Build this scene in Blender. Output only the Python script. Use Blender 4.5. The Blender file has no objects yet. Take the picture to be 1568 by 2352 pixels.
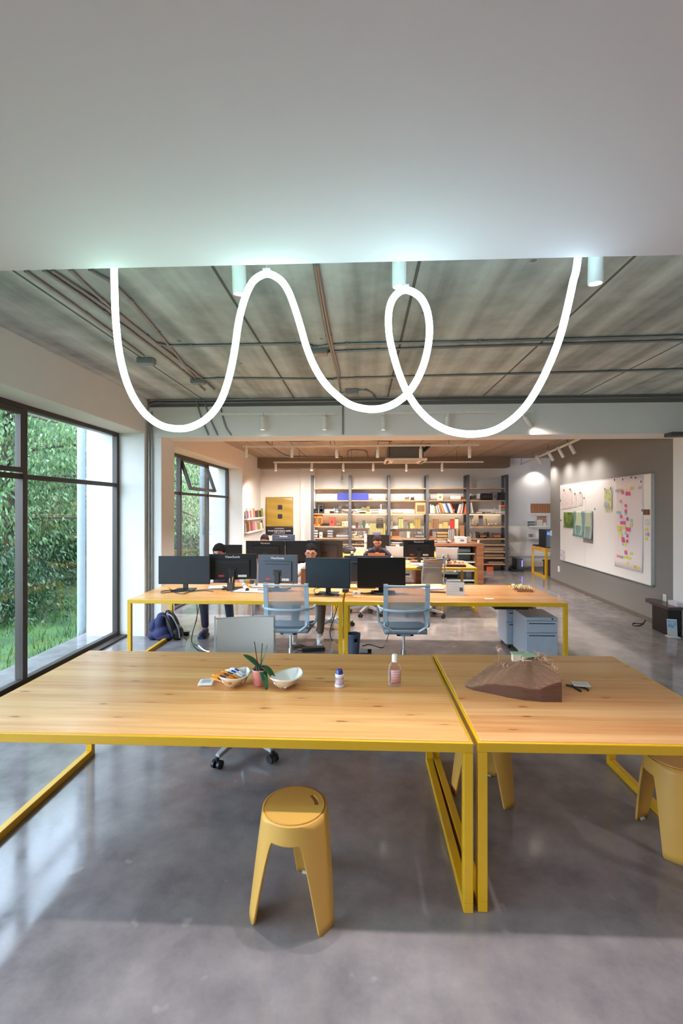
import bpy, math, random
from mathutils import Matrix, Vector
random.seed(11)
PI = math.pi
S = bpy.context.scene
COL = S.collection
# ---------------------------------------------------------------- camera model (metres; Y runs into the room)
FPX = 1060.; CH = 1.766; HOR = 1166.
TH = math.atan((831-784)/FPX); sT, cT = math.sin(TH), math.cos(TH)
def ray(px, py):
    a = (px-784)/FPX; b = (HOR-py)/FPX
    return (-sT+a*cT, cT+a*sT, b)
def onZ(px, py, Z):
    r = ray(px, py); t = (Z-CH)/r[2]; return Vector((r[0]*t, r[1]*t, Z))
def onY(px, py, Y):
    r = ray(px, py); t = Y/r[1]; return Vector((r[0]*t, Y, CH+r[2]*t))
def onX(px, py, X):
    r = ray(px, py); t = X/r[0]; return Vector((X, r[1]*t, CH+r[2]*t))
cd = bpy.data.cameras.new('camera'); cam = bpy.data.objects.new('camera', cd); COL.objects.link(cam)
cd.sensor_fit = 'HORIZONTAL'; cd.sensor_width = 36; cd.lens = FPX/1568*36; cd.shift_y = -10/1568
cd.clip_start = 0.05; cd.clip_end = 300
cam.location = (0, 0, CH); cam.rotation_euler = (PI/2, 0, TH); S.camera = cam
S.view_settings.view_transform = 'Standard'; S.view_settings.look = 'None'
S.view_settings.exposure = 1.12; S.view_settings.gamma = 1; S.view_settings.use_curve_mapping = False
cy = S.cycles
cy.use_denoising = True; cy.max_bounces = 9; cy.diffuse_bounces = 5; cy.glossy_bounces = 4; cy.transmission_bounces = 6
cy.transparent_max_bounces = 14; cy.sample_clamp_indirect = 8.0; cy.caustics_reflective = False; cy.caustics_refractive = False
try: cy.denoiser = 'OPENIMAGEDENOISE'
except Exception: pass

# ---------------------------------------------------------------- materials
def lin(c):
    def f(v):
        v = v/255.; return v/12.92 if v <= .04045 else ((v+.055)/1.055)**2.4
    return (f(c[0]), f(c[1]), f(c[2]), 1)
_mc = {}
class NT:
    def __init__(s, name):
        s.m = bpy.data.materials.new(name); s.m.use_nodes = True; s.t = s.m.node_tree; s.t.nodes.clear()
        s.out = s.n('ShaderNodeOutputMaterial')
    def n(s, t, **k):
        o = s.t.nodes.new(t)
        for a, b in k.items():
            if a.startswith('_'):
                o.inputs[int(a[1:])].default_value = b
            else: setattr(o, a, b)
        return o
    def l(s, a, b): s.t.links.new(a, b)
    def math(s, op, a, b=None, c=None):
        o = s.n('ShaderNodeMath', operation=op)
        for i, v in enumerate((a, b, c)):
            if v is None: continue
            if isinstance(v, (int, float)): o.inputs[i].default_value = v
            else: s.l(v, o.inputs[i])
        return o.outputs[0]
    def mix(s, f, a, b):
        o = s.n('ShaderNodeMix', data_type='RGBA')
        for i, v in ((0, f), (6, a), (7, b)):
            if isinstance(v, (int, float)): o.inputs[i].default_value = v
            elif isinstance(v, tuple): o.inputs[i].default_value = v
            else: s.l(v, o.inputs[i])
        return o.outputs[2]
    def bsdf(s, **k):
        b = s.n('ShaderNodeBsdfPrincipled')
        for a, v in k.items():
            a = a.replace('_', ' ')
            if isinstance(v, (int, float, tuple)): b.inputs[a].default_value = v
            else: s.l(v, b.inputs[a])
        s.l(b.outputs[0], s.out.inputs[0]); return b
    def coord(s, w='Object'): return s.n('ShaderNodeTexCoord').outputs[w]
    def comb(s, x, y, z=0.):
        o = s.n('ShaderNodeCombineXYZ')
        for i, v in enumerate((x, y, z)):
            if isinstance(v, (int, float)): o.inputs[i].default_value = v
            else: s.l(v, o.inputs[i])
        return o.outputs[0]
    def noise(s, vec, scale, detail=3, rough=.55):
        o = s.n('ShaderNodeTexNoise'); o.inputs['Scale'].default_value = scale; o.inputs['Detail'].default_value = detail
        o.inputs['Roughness'].default_value = rough
        if vec is not None: s.l(vec, o.inputs['Vector'])
        return o.outputs['Fac']
    def rng(s, v, a, b, c=0., d=1.):
        o = s.n('ShaderNodeMapRange'); s.l(v, o.inputs[0])
        for i, q in enumerate((a, b, c, d)): o.inputs[i+1].default_value = q
        return o.outputs[0]
def pm(rgb, rough=.5, metal=0., var=.10, scale=14., bump=0., spec=.5, coat=0., name=None, alpha=None, trans=0.):
    key = (rgb, rough, metal, var, scale, bump, spec, coat, name, trans)
    if key in _mc: return _mc[key]
    t = NT(name or 'paint_%d_%d_%d' % rgb)
    co = t.coord(); nz = t.noise(co, scale)
    c = lin(rgb)
    lo = tuple(max(0, v*(1-var)) for v in c[:3])+(1,); hi = tuple(min(1, v*(1+var)) for v in c[:3])+(1,)
    b = t.bsdf(Base_Color=t.mix(nz, lo, hi), Roughness=rough, Metallic=metal)
    b.inputs['Specular IOR Level'].default_value = spec
    if coat: b.inputs['Coat Weight'].default_value = coat; b.inputs['Coat Roughness'].default_value = .15
    if trans: b.inputs['Transmission Weight'].default_value = trans
    if bump:
        bp = t.n('ShaderNodeBump'); bp.inputs['Strength'].default_value = bump; bp.inputs['Distance'].default_value = .01
        t.l(t.noise(co, scale*6), bp.inputs['Height']); t.l(bp.outputs[0], b.inputs['Normal'])
    _mc[key] = t.m; return t.m
def emis(rgb, st, name):
    if (name,) in _mc: return _mc[(name,)]
    t = NT(name); e = t.n('ShaderNodeEmission'); e.inputs[0].default_value = lin(rgb); e.inputs[1].default_value = st
    t.l(e.outputs[0], t.out.inputs[0]); _mc[(name,)] = t.m; return t.m

def mat_pine(name, light, dark, off, coat=.25, ps=11.5):
    t = NT(name); sp = t.n('ShaderNodeSeparateXYZ'); t.l(t.coord(), sp.inputs[0]); x, y = sp.outputs[0], sp.outputs[1]
    yp = t.math('MULTIPLY', y, ps); pid = t.math('FLOOR', yp)
    wn = t.n('ShaderNodeTexWhiteNoise', noise_dimensions='1D'); t.l(t.math('ADD', pid, off), wn.inputs['W']); r = wn.outputs['Value']
    xo = t.math('ADD', x, t.math('MULTIPLY', r, 37.))
    g1 = t.noise(t.comb(t.math('MULTIPLY', xo, 1.1), t.math('MULTIPLY', y, 26.)), 1., 5, .62)
    g2 = t.noise(t.comb(t.math('MULTIPLY', xo, 3.), t.math('MULTIPLY', y, 170.)), 1., 3)
    f = t.math('ADD', t.math('MULTIPLY', t.rng(g1, .3, .72), .6), t.math('ADD', t.math('MULTIPLY', r, .45), t.math('MULTIPLY', g2, .22)))
    col = t.mix(t.math('MINIMUM', f, 1.), lin(light), lin(dark))
    vo = t.n('ShaderNodeTexVoronoi', feature='F1', voronoi_dimensions='2D'); vo.inputs['Scale'].default_value = 1.
    t.l(t.comb(t.math('MULTIPLY', xo, 2.5), t.math('MULTIPLY', y, 9.), off), vo.inputs['Vector'])
    wob = t.math('ADD', vo.outputs['Distance'], t.math('MULTIPLY', t.math('SUBTRACT', t.noise(t.coord(), 30.), .5), .10))
    sc = t.n('ShaderNodeSeparateColor'); t.l(vo.outputs['Color'], sc.inputs[0])
    pick = t.math('GREATER_THAN', sc.outputs[0], .58)
    kn = t.math('MULTIPLY', t.rng(wob, .035, .085, 1., 0.), pick)
    col = t.mix(t.math('MULTIPLY', kn, .92), col, lin((104, 46, 22)))
    halo = t.math('MULTIPLY', t.rng(wob, .08, .36, .32, 0.), pick)
    col = t.mix(halo, col, lin((196, 124, 66)))
    fr = t.math('FRACT', yp); seam = t.math('LESS_THAN', fr, .022)
    col = t.mix(t.math('MULTIPLY', seam, .35), col, lin((140, 90, 48)))
    b = t.bsdf(Base_Color=col, Roughness=.33); b.inputs['Coat Weight'].default_value = coat; b.inputs['Coat Roughness'].default_value = .12
    return t.m
def mat_wood(name, a, bcol, sc=1., rough=.5):
    t = NT(name); co = t.coord(); mp = t.n('ShaderNodeMapping'); mp.inputs['Scale'].default_value = (1.5*sc, 14*sc, 14*sc); t.l(co, mp.inputs[0])
    g = t.noise(mp.outputs[0], 1.4, 5, .6); t.bsdf(Base_Color=t.mix(t.rng(g, .3, .7), lin(a), lin(bcol)), Roughness=rough); return t.m
def mat_floor():
    t = NT('polished_concrete'); co = t.coord()
    n1 = t.noise(co, .8, 6, .6); n2 = t.noise(co, 5., 5, .6); n3 = t.noise(co, 60., 2)
    f = t.math('ADD', t.math('MULTIPLY', t.rng(n1, .32, .68), .5), t.math('ADD', t.math('MULTIPLY', t.rng(n2, .3, .7), .38), t.math('MULTIPLY', n3, .12)))
    col = t.mix(f, lin((92, 89, 92)), lin((158, 151, 150)))
    sp = t.noise(co, 9., 2, .4); col = t.mix(t.rng(sp, .70, .76, 0., .35), col, lin((176, 170, 164)))
    b = t.bsdf(Base_Color=col, Roughness=t.rng(n2, .3, .7, .07, .16)); b.inputs['Specular IOR Level'].default_value = .62
    return t.m
def mat_ceiling(name, a, bcol, seams, period, streak=1.):
    t = NT(name); sp = t.n('ShaderNodeSeparateXYZ'); t.l(t.coord(), sp.inputs[0]); x, y = sp.outputs[0], sp.outputs[1]
    st = t.noise(t.comb(t.math('MULTIPLY', x, 4.2), t.math('MULTIPLY', y, .16)), 1., 2, .5)
    n2 = t.noise(t.coord(), 3., 6, .65); n3 = t.noise(t.comb(t.math('MULTIPLY', x, 30.), t.math('MULTIPLY', y, 2.5)), 1., 3)
    f = t.math('ADD', t.math('MULTIPLY', t.rng(st, .38, .64), .5*streak), t.math('ADD', t.math('MULTIPLY', t.rng(n2, .3, .7), .35), t.math('MULTIPLY', n3, .2)))
    col = t.mix(f, lin(a), lin(bcol))
    fr = t.math('FRACT', t.math('DIVIDE', t.math('SUBTRACT', x, seams), period))
    d = t.math('MULTIPLY', t.math('ABSOLUTE', t.math('SUBTRACT', fr, .5)), period)
    col = t.mix(t.math('MULTIPLY', t.math('GREATER_THAN', d, period/2-.011), .8), col, lin((58, 48, 40)))
    pt = t.n('ShaderNodeTexVoronoi', feature='F1'); pt.inputs['Scale'].default_value = 2.3; t.l(t.coord(), pt.inputs['Vector'])
    col = t.mix(t.math('MULTIPLY', t.math('LESS_THAN', pt.outputs['Distance'], .045), .6), col, lin((60, 55, 52)))
    b = t.bsdf(Base_Color=col, Roughness=.8)
    bp = t.n('ShaderNodeBump'); bp.inputs['Strength'].default_value = .35; bp.inputs['Distance'].default_value = .02
    t.l(st, bp.inputs['Height']); t.l(bp.outputs[0], b.inputs['Normal'])
    return t.m
def mat_glass():
    t = NT('window_glass'); tr = t.n('ShaderNodeBsdfTransparent'); tr.inputs[0].default_value = (.93, .97, .96, 1)
    gl = t.n('ShaderNodeBsdfGlossy'); gl.inputs['Roughness'].default_value = .02
    bp = t.n('ShaderNodeBump'); bp.inputs['Strength'].default_value = .05; bp.inputs['Distance'].default_value = .01
    t.l(t.noise(t.coord(), 3., 2), bp.inputs['Height']); t.l(bp.outputs[0], gl.inputs['Normal'])
    lw = t.n('ShaderNodeLayerWeight'); lw.inputs[0].default_value = .5
    fr = t.math('ADD', t.math('MULTIPLY', t.math('POWER', lw.outputs['Facing'], 4.5), .55), .03)
    mx = t.n('ShaderNodeMixShader'); t.l(fr, mx.inputs[0]); t.l(tr.outputs[0], mx.inputs[1]); t.l(gl.outputs[0], mx.inputs[2])
    t.l(mx.outputs[0], t.out.inputs[0]); return t.m
def mat_veil(name, rgb, a):
    t = NT(name); tr = t.n('ShaderNodeBsdfTransparent'); b = t.n('ShaderNodeBsdfPrincipled'); b.inputs['Roughness'].default_value = .7
    sp = t.n('ShaderNodeSeparateXYZ'); t.l(t.coord(), sp.inputs[0])
    nz = t.noise(t.coord(), 120., 2); c = lin(rgb)
    t.l(t.mix(nz, tuple(v*.85 for v in c[:3])+(1,), c), b.inputs['Base Color'])
    mx = t.n('ShaderNodeMixShader'); mx.inputs[0].default_value = a
    t.l(tr.outputs[0], mx.inputs[1]); t.l(b.outputs[0], mx.inputs[2]); t.l(mx.outputs[0], t.out.inputs[0]); return t.m
def mat_leaf(name, a, bcol):
    t = NT(name); g = t.n('ShaderNodeNewGeometry'); rnd = g.outputs['Random Per Island']
    col = t.mix(rnd, lin(a), lin(bcol))
    d = t.n('ShaderNodeBsdfPrincipled'); t.l(col, d.inputs['Base Color']); d.inputs['Roughness'].default_value = .38
    tl = t.n('ShaderNodeBsdfTranslucent'); t.l(col, tl.inputs[0])
    mx = t.n('ShaderNodeMixShader'); mx.inputs[0].default_value = .35
    t.l(d.outputs[0], mx.inputs[1]); t.l(tl.outputs[0], mx.inputs[2]); t.l(mx.outputs[0], t.out.inputs[0]); return t.m
def mat_stripes(name, a, bcol, freq, axis=0, duty=.5, rough=.55, noise=.3):
    t = NT(name); sp = t.n('ShaderNodeSeparateXYZ'); t.l(t.coord(), sp.inputs[0])
    fr = t.math('FRACT', t.math('MULTIPLY', sp.outputs[axis], freq)); f = t.math('GREATER_THAN', fr, duty)
    c = t.mix(f, lin(a), lin(bcol)); nz = t.noise(t.coord(), 40., 3)
    c = t.mix(t.math('MULTIPLY', nz, noise), c, lin(tuple(int(v*.6) for v in a))); t.bsdf(Base_Color=c, Roughness=rough); return t.m
def mat_blotch(name, cols, scale, rough=.5):
    t = NT(name); n = t.noise(t.coord(), scale, 5, .6); r = t.n('ShaderNodeValToRGB'); e = r.color_ramp.elements
    while len(e) < len(cols): e.new(.5)
    for i, c in enumerate(cols):
        e[i].position = .3+.4*i/(len(cols)-1); e[i].color = lin(c)
    t.l(n, r.inputs[0]); t.bsdf(Base_Color=r.outputs[0], Roughness=rough); return t.m

# ---------------------------------------------------------------- mesh builder
class MB:
    def __init__(s): s.v = []; s.f = []; s.sm = []; s.T = Matrix.Identity(4)
    def add(s, vs, fs, smooth=False):
        o = len(s.v); s.v += [tuple(s.T @ Vector(p)) for p in vs]
        for f in fs: s.f.append(tuple(i+o for i in f)); s.sm.append(smooth)
        return s
    def box(s, x0, x1, y0, y1, z0, z1, M=None):
        vs = [(x, y, z) for z in (z0, z1) for y in (y0, y1) for x in (x0, x1)]
        if M is not None: vs = [tuple(M @ Vector(p)) for p in vs]
        return s.add(vs, [(0, 2, 3, 1), (4, 5, 7, 6), (0, 1, 5, 4), (1, 3, 7, 5), (3, 2, 6, 7), (2, 0, 4, 6)])
    def cbox(s, c, d, M=None):
        m = Matrix.Translation(c) @ (M if M is not None else Matrix.Identity(4))
        return s.box(-d[0]/2, d[0]/2, -d[1]/2, d[1]/2, -d[2]/2, d[2]/2, m)
    def bar(s, a, b, w, h, up=(0, 0, 1)):
        a, b = Vector(a), Vector(b); d = b-a; L = d.length; z = d.normalized(); u = Vector(up)
        if abs(z.dot(u)) > .98: u = Vector((0, 1, 0))
        x = u.cross(z).normalized(); y = z.cross(x)
        M = Matrix((x, y, z)).transposed().to_4x4(); M.translation = a
        return s.box(-w/2, w/2, -h/2, h/2, 0, L, M)
    def tube(s, pts, r, n=8, caps=True, closed=False, flat=1.):
        pts = [Vector(p) for p in pts]; N = len(pts); rs = r if isinstance(r, (list, tuple)) else [r]*N
        tg = []
        for i in range(N):
            a = pts[(i-1) % N] if (closed or i > 0) else pts[i]; b = pts[(i+1) % N] if (closed or i < N-1) else pts[i]
            q = b-a; tg.append(q.normalized() if q.length > 1e-9 else Vector((0, 0, 1)))
        u = Vector((0, 0, 1)) if abs(tg[0].z) < .9 else Vector((1, 0, 0)); vs = []; fs = []
        x = u.cross(tg[0]).normalized()
        for i in range(N):
            x = (x-tg[i]*x.dot(tg[i])); x = x.normalized() if x.length > 1e-6 else tg[i].orthogonal().normalized(); y = tg[i].cross(x)
            for k in range(n):
                a = 2*PI*k/n; vs.append(pts[i]+(x*math.cos(a)+y*math.sin(a)*flat)*rs[i])
        for i in range(N if closed else N-1):
            for k in range(n):
                fs.append((i*n+k, i*n+(k+1) % n, ((i+1) % N)*n+(k+1) % n, ((i+1) % N)*n+k))
        s.add(vs, fs, True)
        if caps and not closed:
            s.add(vs[:n], [tuple(range(n))[::-1]]); s.add(vs[-n:], [tuple(range(n))])
        return s
    def lathe(s, prof, n=24, c=(0, 0, 0), M=None, smooth=True):
        vs = []; fs = []
        for r, z in prof:
            for k in range(n):
                a = 2*PI*k/n; vs.append(Vector((max(r, 1e-5)*math.cos(a), max(r, 1e-5)*math.sin(a), z)))
        if M is not None: vs = [M @ p for p in vs]
        vs = [p+Vector(c) for p in vs]
        for i in range(len(prof)-1):
            for k in range(n): fs.append((i*n+k, i*n+(k+1) % n, (i+1)*n+(k+1) % n, (i+1)*n+k))
        return s.add(vs, fs, smooth)
    def cyl(s, a, b, r, r2=None, n=16):
        a, b = Vector(a), Vector(b); d = (b-a); M = Vector((0, 0, 1)).rotation_difference(d.normalized()).to_matrix().to_4x4() if d.length else Matrix.Identity(4)
        L = d.length; r2 = r if r2 is None else r2; o = len(s.v)
        s.lathe([(r, 0), (r2, L)], n, a, M)
        vs = []
        for rr, z in ((r, 0), (r2, L)): vs.append([M @ Vector((rr*math.cos(2*PI*k/n), rr*math.sin(2*PI*k/n), z))+a for k in range(n)])
        s.add(vs[0], [tuple(range(n))[::-1]]); return s.add(vs[1], [tuple(range(n))])
    def ell(s, c, r, nu=20, nv=12, M=None):
        M2 = Matrix.Diagonal((r[0], r[1], r[2], 1)); M2 = (M @ M2) if M is not None else M2
        return s.lathe([(math.sin(PI*i/nv), -math.cos(PI*i/nv)) for i in range(nv+1)], nu, c, M2)
    def prism(s, poly, z0, z1, M=None, smooth=False):
        n = len(poly); vs = [Vector((p[0], p[1], z0)) for p in poly]+[Vector((p[0], p[1], z1)) for p in poly]
        if M is not None: vs = [M @ p for p in vs]
        s.add(vs, [tuple(range(n))[::-1], tuple(range(n, 2*n))])
        return s.add(vs, [(i, (i+1) % n, n+(i+1) % n, n+i) for i in range(n)], smooth)
    def grid(s, fn, nu, nv, smooth=True):
        vs = [fn(i/nu, j/nv) for j in range(nv+1) for i in range(nu+1)]
        return s.add(vs, [(j*(nu+1)+i, j*(nu+1)+i+1, (j+1)*(nu+1)+i+1, (j+1)*(nu+1)+i) for j in range(nv) for i in range(nu)], smooth)
    def mesh(s, name):
        m = bpy.data.meshes.new(name); m.from_pydata(s.v, [], s.f); m.polygons.foreach_set('use_smooth', s.sm); m.update(); return m
def obj(name, mb, mt, parent=None, loc=(0, 0, 0), rot=(0, 0, 0), bev=0., solid=0., label=None):
    me = mb.mesh(name); me.materials.append(mt); o = bpy.data.objects.new(name, me); COL.objects.link(o)
    o.location = loc; o.rotation_euler = rot
    if parent: o.parent = parent
    if solid:
        md = o.modifiers.new('thick', 'SOLIDIFY'); md.thickness = solid; md.offset = 0
    if bev:
        md = o.modifiers.new('edge', 'BEVEL'); md.width = bev; md.segments = 2; md.limit_method = 'ANGLE'
    if label: o['label'] = label
    return o
def weld(o, d=1e-5):
    md = o.modifiers.new('weld', 'WELD'); md.merge_threshold = d; return o
def tag(o, label, cat, group=None, kind=None):
    o['label'] = label; o['category'] = cat
    if group: o['group'] = group
    if kind: o['kind'] = kind
    return o
def thing(name, label, cat, loc=(0, 0, 0), rz=0., group=None):
    o = bpy.data.objects.new(name, None); o.empty_display_size = .1; COL.objects.link(o)
    o.location = loc; o.rotation_euler = (0, 0, rz); return tag(o, label, cat, group)
def struct(name, mb, mt, bev=0., parent=None):
    o = obj(name, mb, mt, parent, bev=bev)
    if not parent: o['kind'] = 'structure'
    return o
def dup(o, parent=None):
    c = o.copy(); COL.objects.link(c)
    if parent: c.parent = parent
    for ch in list(o.children): dup(ch, c)
    return c
def copy_thing(o, loc, rz, label, group=None):
    c = dup(o); c.location = loc; c.rotation_euler = (0, 0, rz); c['label'] = label
    if group: c['group'] = group
    return c
def crom(pts, k=8):
    pts = [Vector(p) for p in pts]; P = [pts[0]*2-pts[1]]+pts+[pts[-1]*2-pts[-2]]; out = []
    for i in range(1, len(P)-2):
        a, b, c, d = P[i-1], P[i], P[i+1], P[i+2]
        for j in range(k):
            t = j/k; out.append(.5*((2*b)+(c-a)*t+(2*a-5*b+4*c-d)*t*t+(3*b-a-3*c+d)*t**3))
    return out+[pts[-1]]
def text(name, s, size, mt, parent, loc, rot, ext=.0006, align='CENTER'):
    c = bpy.data.curves.new(name, 'FONT'); c.body = s; c.size = size; c.align_x = align; c.align_y = 'CENTER'; c.extrude = ext; c.resolution_u = 3
    tmp = bpy.data.objects.new('tmp', c); COL.objects.link(tmp); dg = bpy.context.evaluated_depsgraph_get()
    me = bpy.data.meshes.new_from_object(tmp.evaluated_get(dg)); bpy.data.objects.remove(tmp); me.materials.clear(); me.materials.append(mt)
    o = bpy.data.objects.new(name, me); COL.objects.link(o); o.parent = parent; o.location = loc; o.rotation_euler = rot; return o
def rotz(a): return Matrix.Rotation(a, 4, 'Z')
def rotx(a): return Matrix.Rotation(a, 4, 'X')
def roty(a): return Matrix.Rotation(a, 4, 'Y')
ORD = 'first second third fourth fifth sixth seventh eighth ninth tenth eleventh twelfth thirteenth fourteenth fifteenth sixteenth seventeenth eighteenth nineteenth twentieth'.split()

# shared looks
YEL = pm((216, 166, 20), .38, var=.05, coat=.2, name='yellow_enamel')
MUST = pm((206, 158, 74), .42, var=.04, name='mustard_plastic')
WHITE = pm((222, 220, 217), .75, var=.03, scale=4, name='white_paint')
WARMW = pm((224, 218, 211), .8, var=.03, scale=4, name='warm_white_paint')
BLACK = pm((20, 20, 22), .4, name='black_plastic')
SCREEN = pm((10, 15, 19), .12, var=.02, name='dark_screen')
CHROME = pm((200, 200, 205), .2, metal=1., name='chrome')
STEELG = pm((92, 92, 94), .5, metal=.3, name='grey_steel')
CONDUIT = pm((150, 150, 150), .35, metal=.8, name='galvanised_conduit')
PAPER = pm((232, 230, 226), .8, var=.03, name='paper')
CARD = pm((186, 140, 92), .8, name='cardboard')
BRONZE = pm((64, 55, 50), .45, metal=.25, name='bronze_aluminium')
GLASS = mat_glass()
SHELFW = mat_wood('shelf_wood', (198, 158, 118), (168, 124, 86))
PINE = mat_pine('pine_boards', (236, 192, 126), (200, 134, 70), 3.)
PINE2 = mat_pine('pine_boards_b', (236, 190, 132), (200, 134, 76), 8.)
# ================================================================ the setting
XW, XG, YB, ZC, ZC2 = -2.98, -3.37, 13.5, 3.27, 3.19
struct('floor', MB().box(-3.9, 8.2, -4.2, YB+.2, -.12, 0), mat_floor())
struct('ceiling', MB().box(-3.6, 8.2, 1.7, 6.4, ZC, ZC+.15), mat_ceiling('board_marked_concrete', (116, 122, 122), (222, 232, 230), -.93, 1.28))
struct('ceiling_rear', MB().box(-3.6, 8.2, 6.4, YB+.2, ZC2, ZC2+.15), mat_ceiling('warm_concrete', (136, 118, 102), (176, 158, 140), -.6, .95, .6))
struct('ceiling_soffit', MB().box(-3.6, 8.2, -4.2, 1.95, 2.80, ZC), pm((208, 192, 195), .8, var=.02, scale=2, name='soffit_paint'), bev=.004)
BM = MB().box(XW, 8.2, 6.3, 6.75, 2.745, 3.165)
struct('beam', BM, WHITE, bev=.006)
struct('beam_upper_strip', MB().box(XW, 8.2, 6.32, 6.73, 3.165, ZC), pm((118, 114, 110), .85, bump=.3, name='bare_concrete'))
struct('beam_rear', MB().box(XW-.3, 4.12, 13.05, 13.5, 2.90, ZC2), pm((132, 116, 100), .85, bump=.3, name='bare_concrete_b'))
# left wall: lintels and piers around the two windows
struct('wall_left', MB().box(-3.62, XW, -4.2, 6.21, 2.79, ZC).box(-3.62, XW, -4.2, -2.6, 0, 2.8), WHITE, bev=.006)
struct('pier_left', MB().box(-3.80, XW, 6.21, 6.9, -.3, ZC).box(XW, -2.785, 6.302, 6.748, 0, 2.745), WHITE, bev=.006)
struct('wall_left_rear', MB().box(-3.62, XW, 6.9, 11.42, 2.745, ZC2).box(-3.85, XW, 11.42, YB, -.3, ZC2), WARMW, bev=.006)
struct('wall_back', MB().box(-3.4, 8.2, YB, YB+.15, 0, ZC2), WARMW)
struct('pilaster_back', MB().box(-1.78, -1.35, YB-.16, YB, 0, 2.9), WARMW, bev=.004)
struct('wall_far_right', MB().box(7.2, 7.35, 6.4, YB, 0, ZC2), WARMW)
struct('wall_front', MB().box(-3.9, 5.2, -4.35, -4.2, 0, 2.9), WHITE)
struct('wall_right', MB().box(4.40, 4.6, -4.2, 6.74, 0, ZC), WHITE, bev=.004)
# dark accent wall, slightly skewed
WP0 = Vector((4.42, 6.76, 0)); WP1 = Vector((4.60, 11.5, 0)); WU = (WP1-WP0).normalized(); WN = Vector((-WU.y, WU.x, 0)); WL = (WP1-WP0).length
WM = Matrix((WU, -WN, Vector((0, 0, 1)))).transposed().to_4x4(); WM.translation = WP0     # local x along the wall, y into it
def onW(px, py, off=0.):
    r = Vector(ray(px, py)); o = Vector((0, 0, CH)); p0 = WP0+WN*off
    t = (p0-o).dot(WN)/r.dot(WN); p = o+r*t; return ((p-p0).dot(WU), p.z)
struct('wall_accent', MB().box(0, WL, 0, .18, 0, ZC2, WM), pm((128, 124, 120), .85, var=.03, scale=3, name='taupe_paint'), bev=.004)
struct('baseboard_accent', MB().box(0, WL, -.015, 0, 0, .07, WM), pm((104, 95, 88), .7, name='taupe_skirting'))

def window(name, y0, y1, z1, muls, tr, sash):
    e = bpy.data.objects.new(name, None); COL.objects.link(e); e['kind'] = 'structure'
    xa, xb = XG-.035, XG+.035
    f = MB().box(xa, xb, y0, y1, 0, .07).box(xa, xb, y0, y1, z1-.05, z1).box(xa, xb, y0, y0+.055, .07, z1-.05).box(xa, xb, y1-.055, y1, .07, z1-.05)
    f.box(xb, xb+.12, y0, y1, 0, .025)
    obj('window_frame', f, BRONZE, e, bev=.004)
    for m in muls: obj('mullion', MB().box(xa-.01, xb+.005, m-.032, m+.032, .07, z1-.05), BRONZE, e, bev=.004)
    obj('transom', MB().box(xa+.01, xb-.01, y0+.07, y1-.07, tr-.026, tr+.026), BRONZE, e, bev=.004)
    ed = [y0]+list(muls)+[y1]
    for i in range(len(ed)-1):
        a, b = ed[i]+.03, ed[i+1]-.03
        obj('pane', MB().box(XG-.003, XG+.003, a, b, .06, tr-.03), GLASS, e)
        if i in sash:
            h = z1-.05-(tr+.035); ang = sash[i]; M = Matrix.Translation((XG, 0, z1-.06)) @ roty(-ang) if ang else Matrix.Translation((XG+.02, 0, z1-.06))
            s = MB(); w = .045; hh = h-.015
            s.box(-.03, .03, a+.004, b-.004, -w, 0, M).box(-.03, .03, a+.004, b-.004, -hh, -hh+w, M).box(-.03, .03, a+.004, a+w, -hh+w, -w, M).box(-.03, .03, b-w, b-.004, -hh+w, -w, M)
            so = obj('opening_sash', s, BRONZE, e, bev=.003)
            obj('pane', MB().box(-.003, .003, a+w, b-w, -hh+w, -w, M), GLASS, so)
        else:
            obj('pane', MB().box(XG-.003, XG+.003, a, b, tr+.03, z1-.045), GLASS, e)
    return e
window('window_1', -2.6, 6.21, 2.79, [-.91, .87, 2.65, 4.43], 2.075, {3: 0.})
window('window_2', 6.9, 11.42, 2.745, [8.38, 9.9], 2.03, {1: .33})
tag(obj('downpipe', MB().cyl((-4.02, 6.45, -.3), (-4.02, 6.45, 4.2), .055), pm((150, 158, 168), .6, name='grey_pipe')), 'grey rain downpipe outside beside the white pier of the near window', 'pipe')
tag(obj('downpipe', MB().cyl((-4.08, 11.6, -.3), (-4.08, 11.6, 4.2), .055), pm((150, 158, 168), .6, name='grey_pipe')), 'grey rain downpipe outside the far window', 'pipe')

# ---------------------------------------------------------------- garden
gm = mat_blotch('lawn', [(34, 58, 26), (58, 88, 40), (84, 112, 56)], 1.5, .9)
struct('ground', MB().grid(lambda u, v: (-3.62-u*40, -8+v*50, -.12+.7*u*u*4*(1+.2*math.sin(v*30))), 24, 24), gm)
gr = MB()
for i in range(9000):
    x = -3.9-random.random()**1.6*7; y = random.uniform(2.5, 16); h = random.uniform(.05, .20); a = random.random()*PI; w = .008
    z = -.12; dx, dy = random.uniform(-.05, .05), random.uniform(-.05, .05)
    gr.add([(x-w*math.cos(a), y-w*math.sin(a), z), (x+w*math.cos(a), y+w*math.sin(a), z), (x+dx, y+dy, z+h)], [(0, 1, 2)])
tag(obj('grass', gr, mat_leaf('grass_blades', (60, 92, 40), (104, 136, 66))), 'long green grass on the lawn outside the windows', 'grass', kind='stuff')
BARK = mat_blotch('bark', [(48, 40, 34), (86, 74, 62)], 9., .9)
LEAF = [mat_leaf('leaf_mid', (46, 78, 44), (120, 150, 96)), mat_leaf('leaf_light', (76, 108, 64), (164, 184, 134)), mat_leaf('leaf_dark', (34, 60, 38), (84, 112, 72))]
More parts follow.
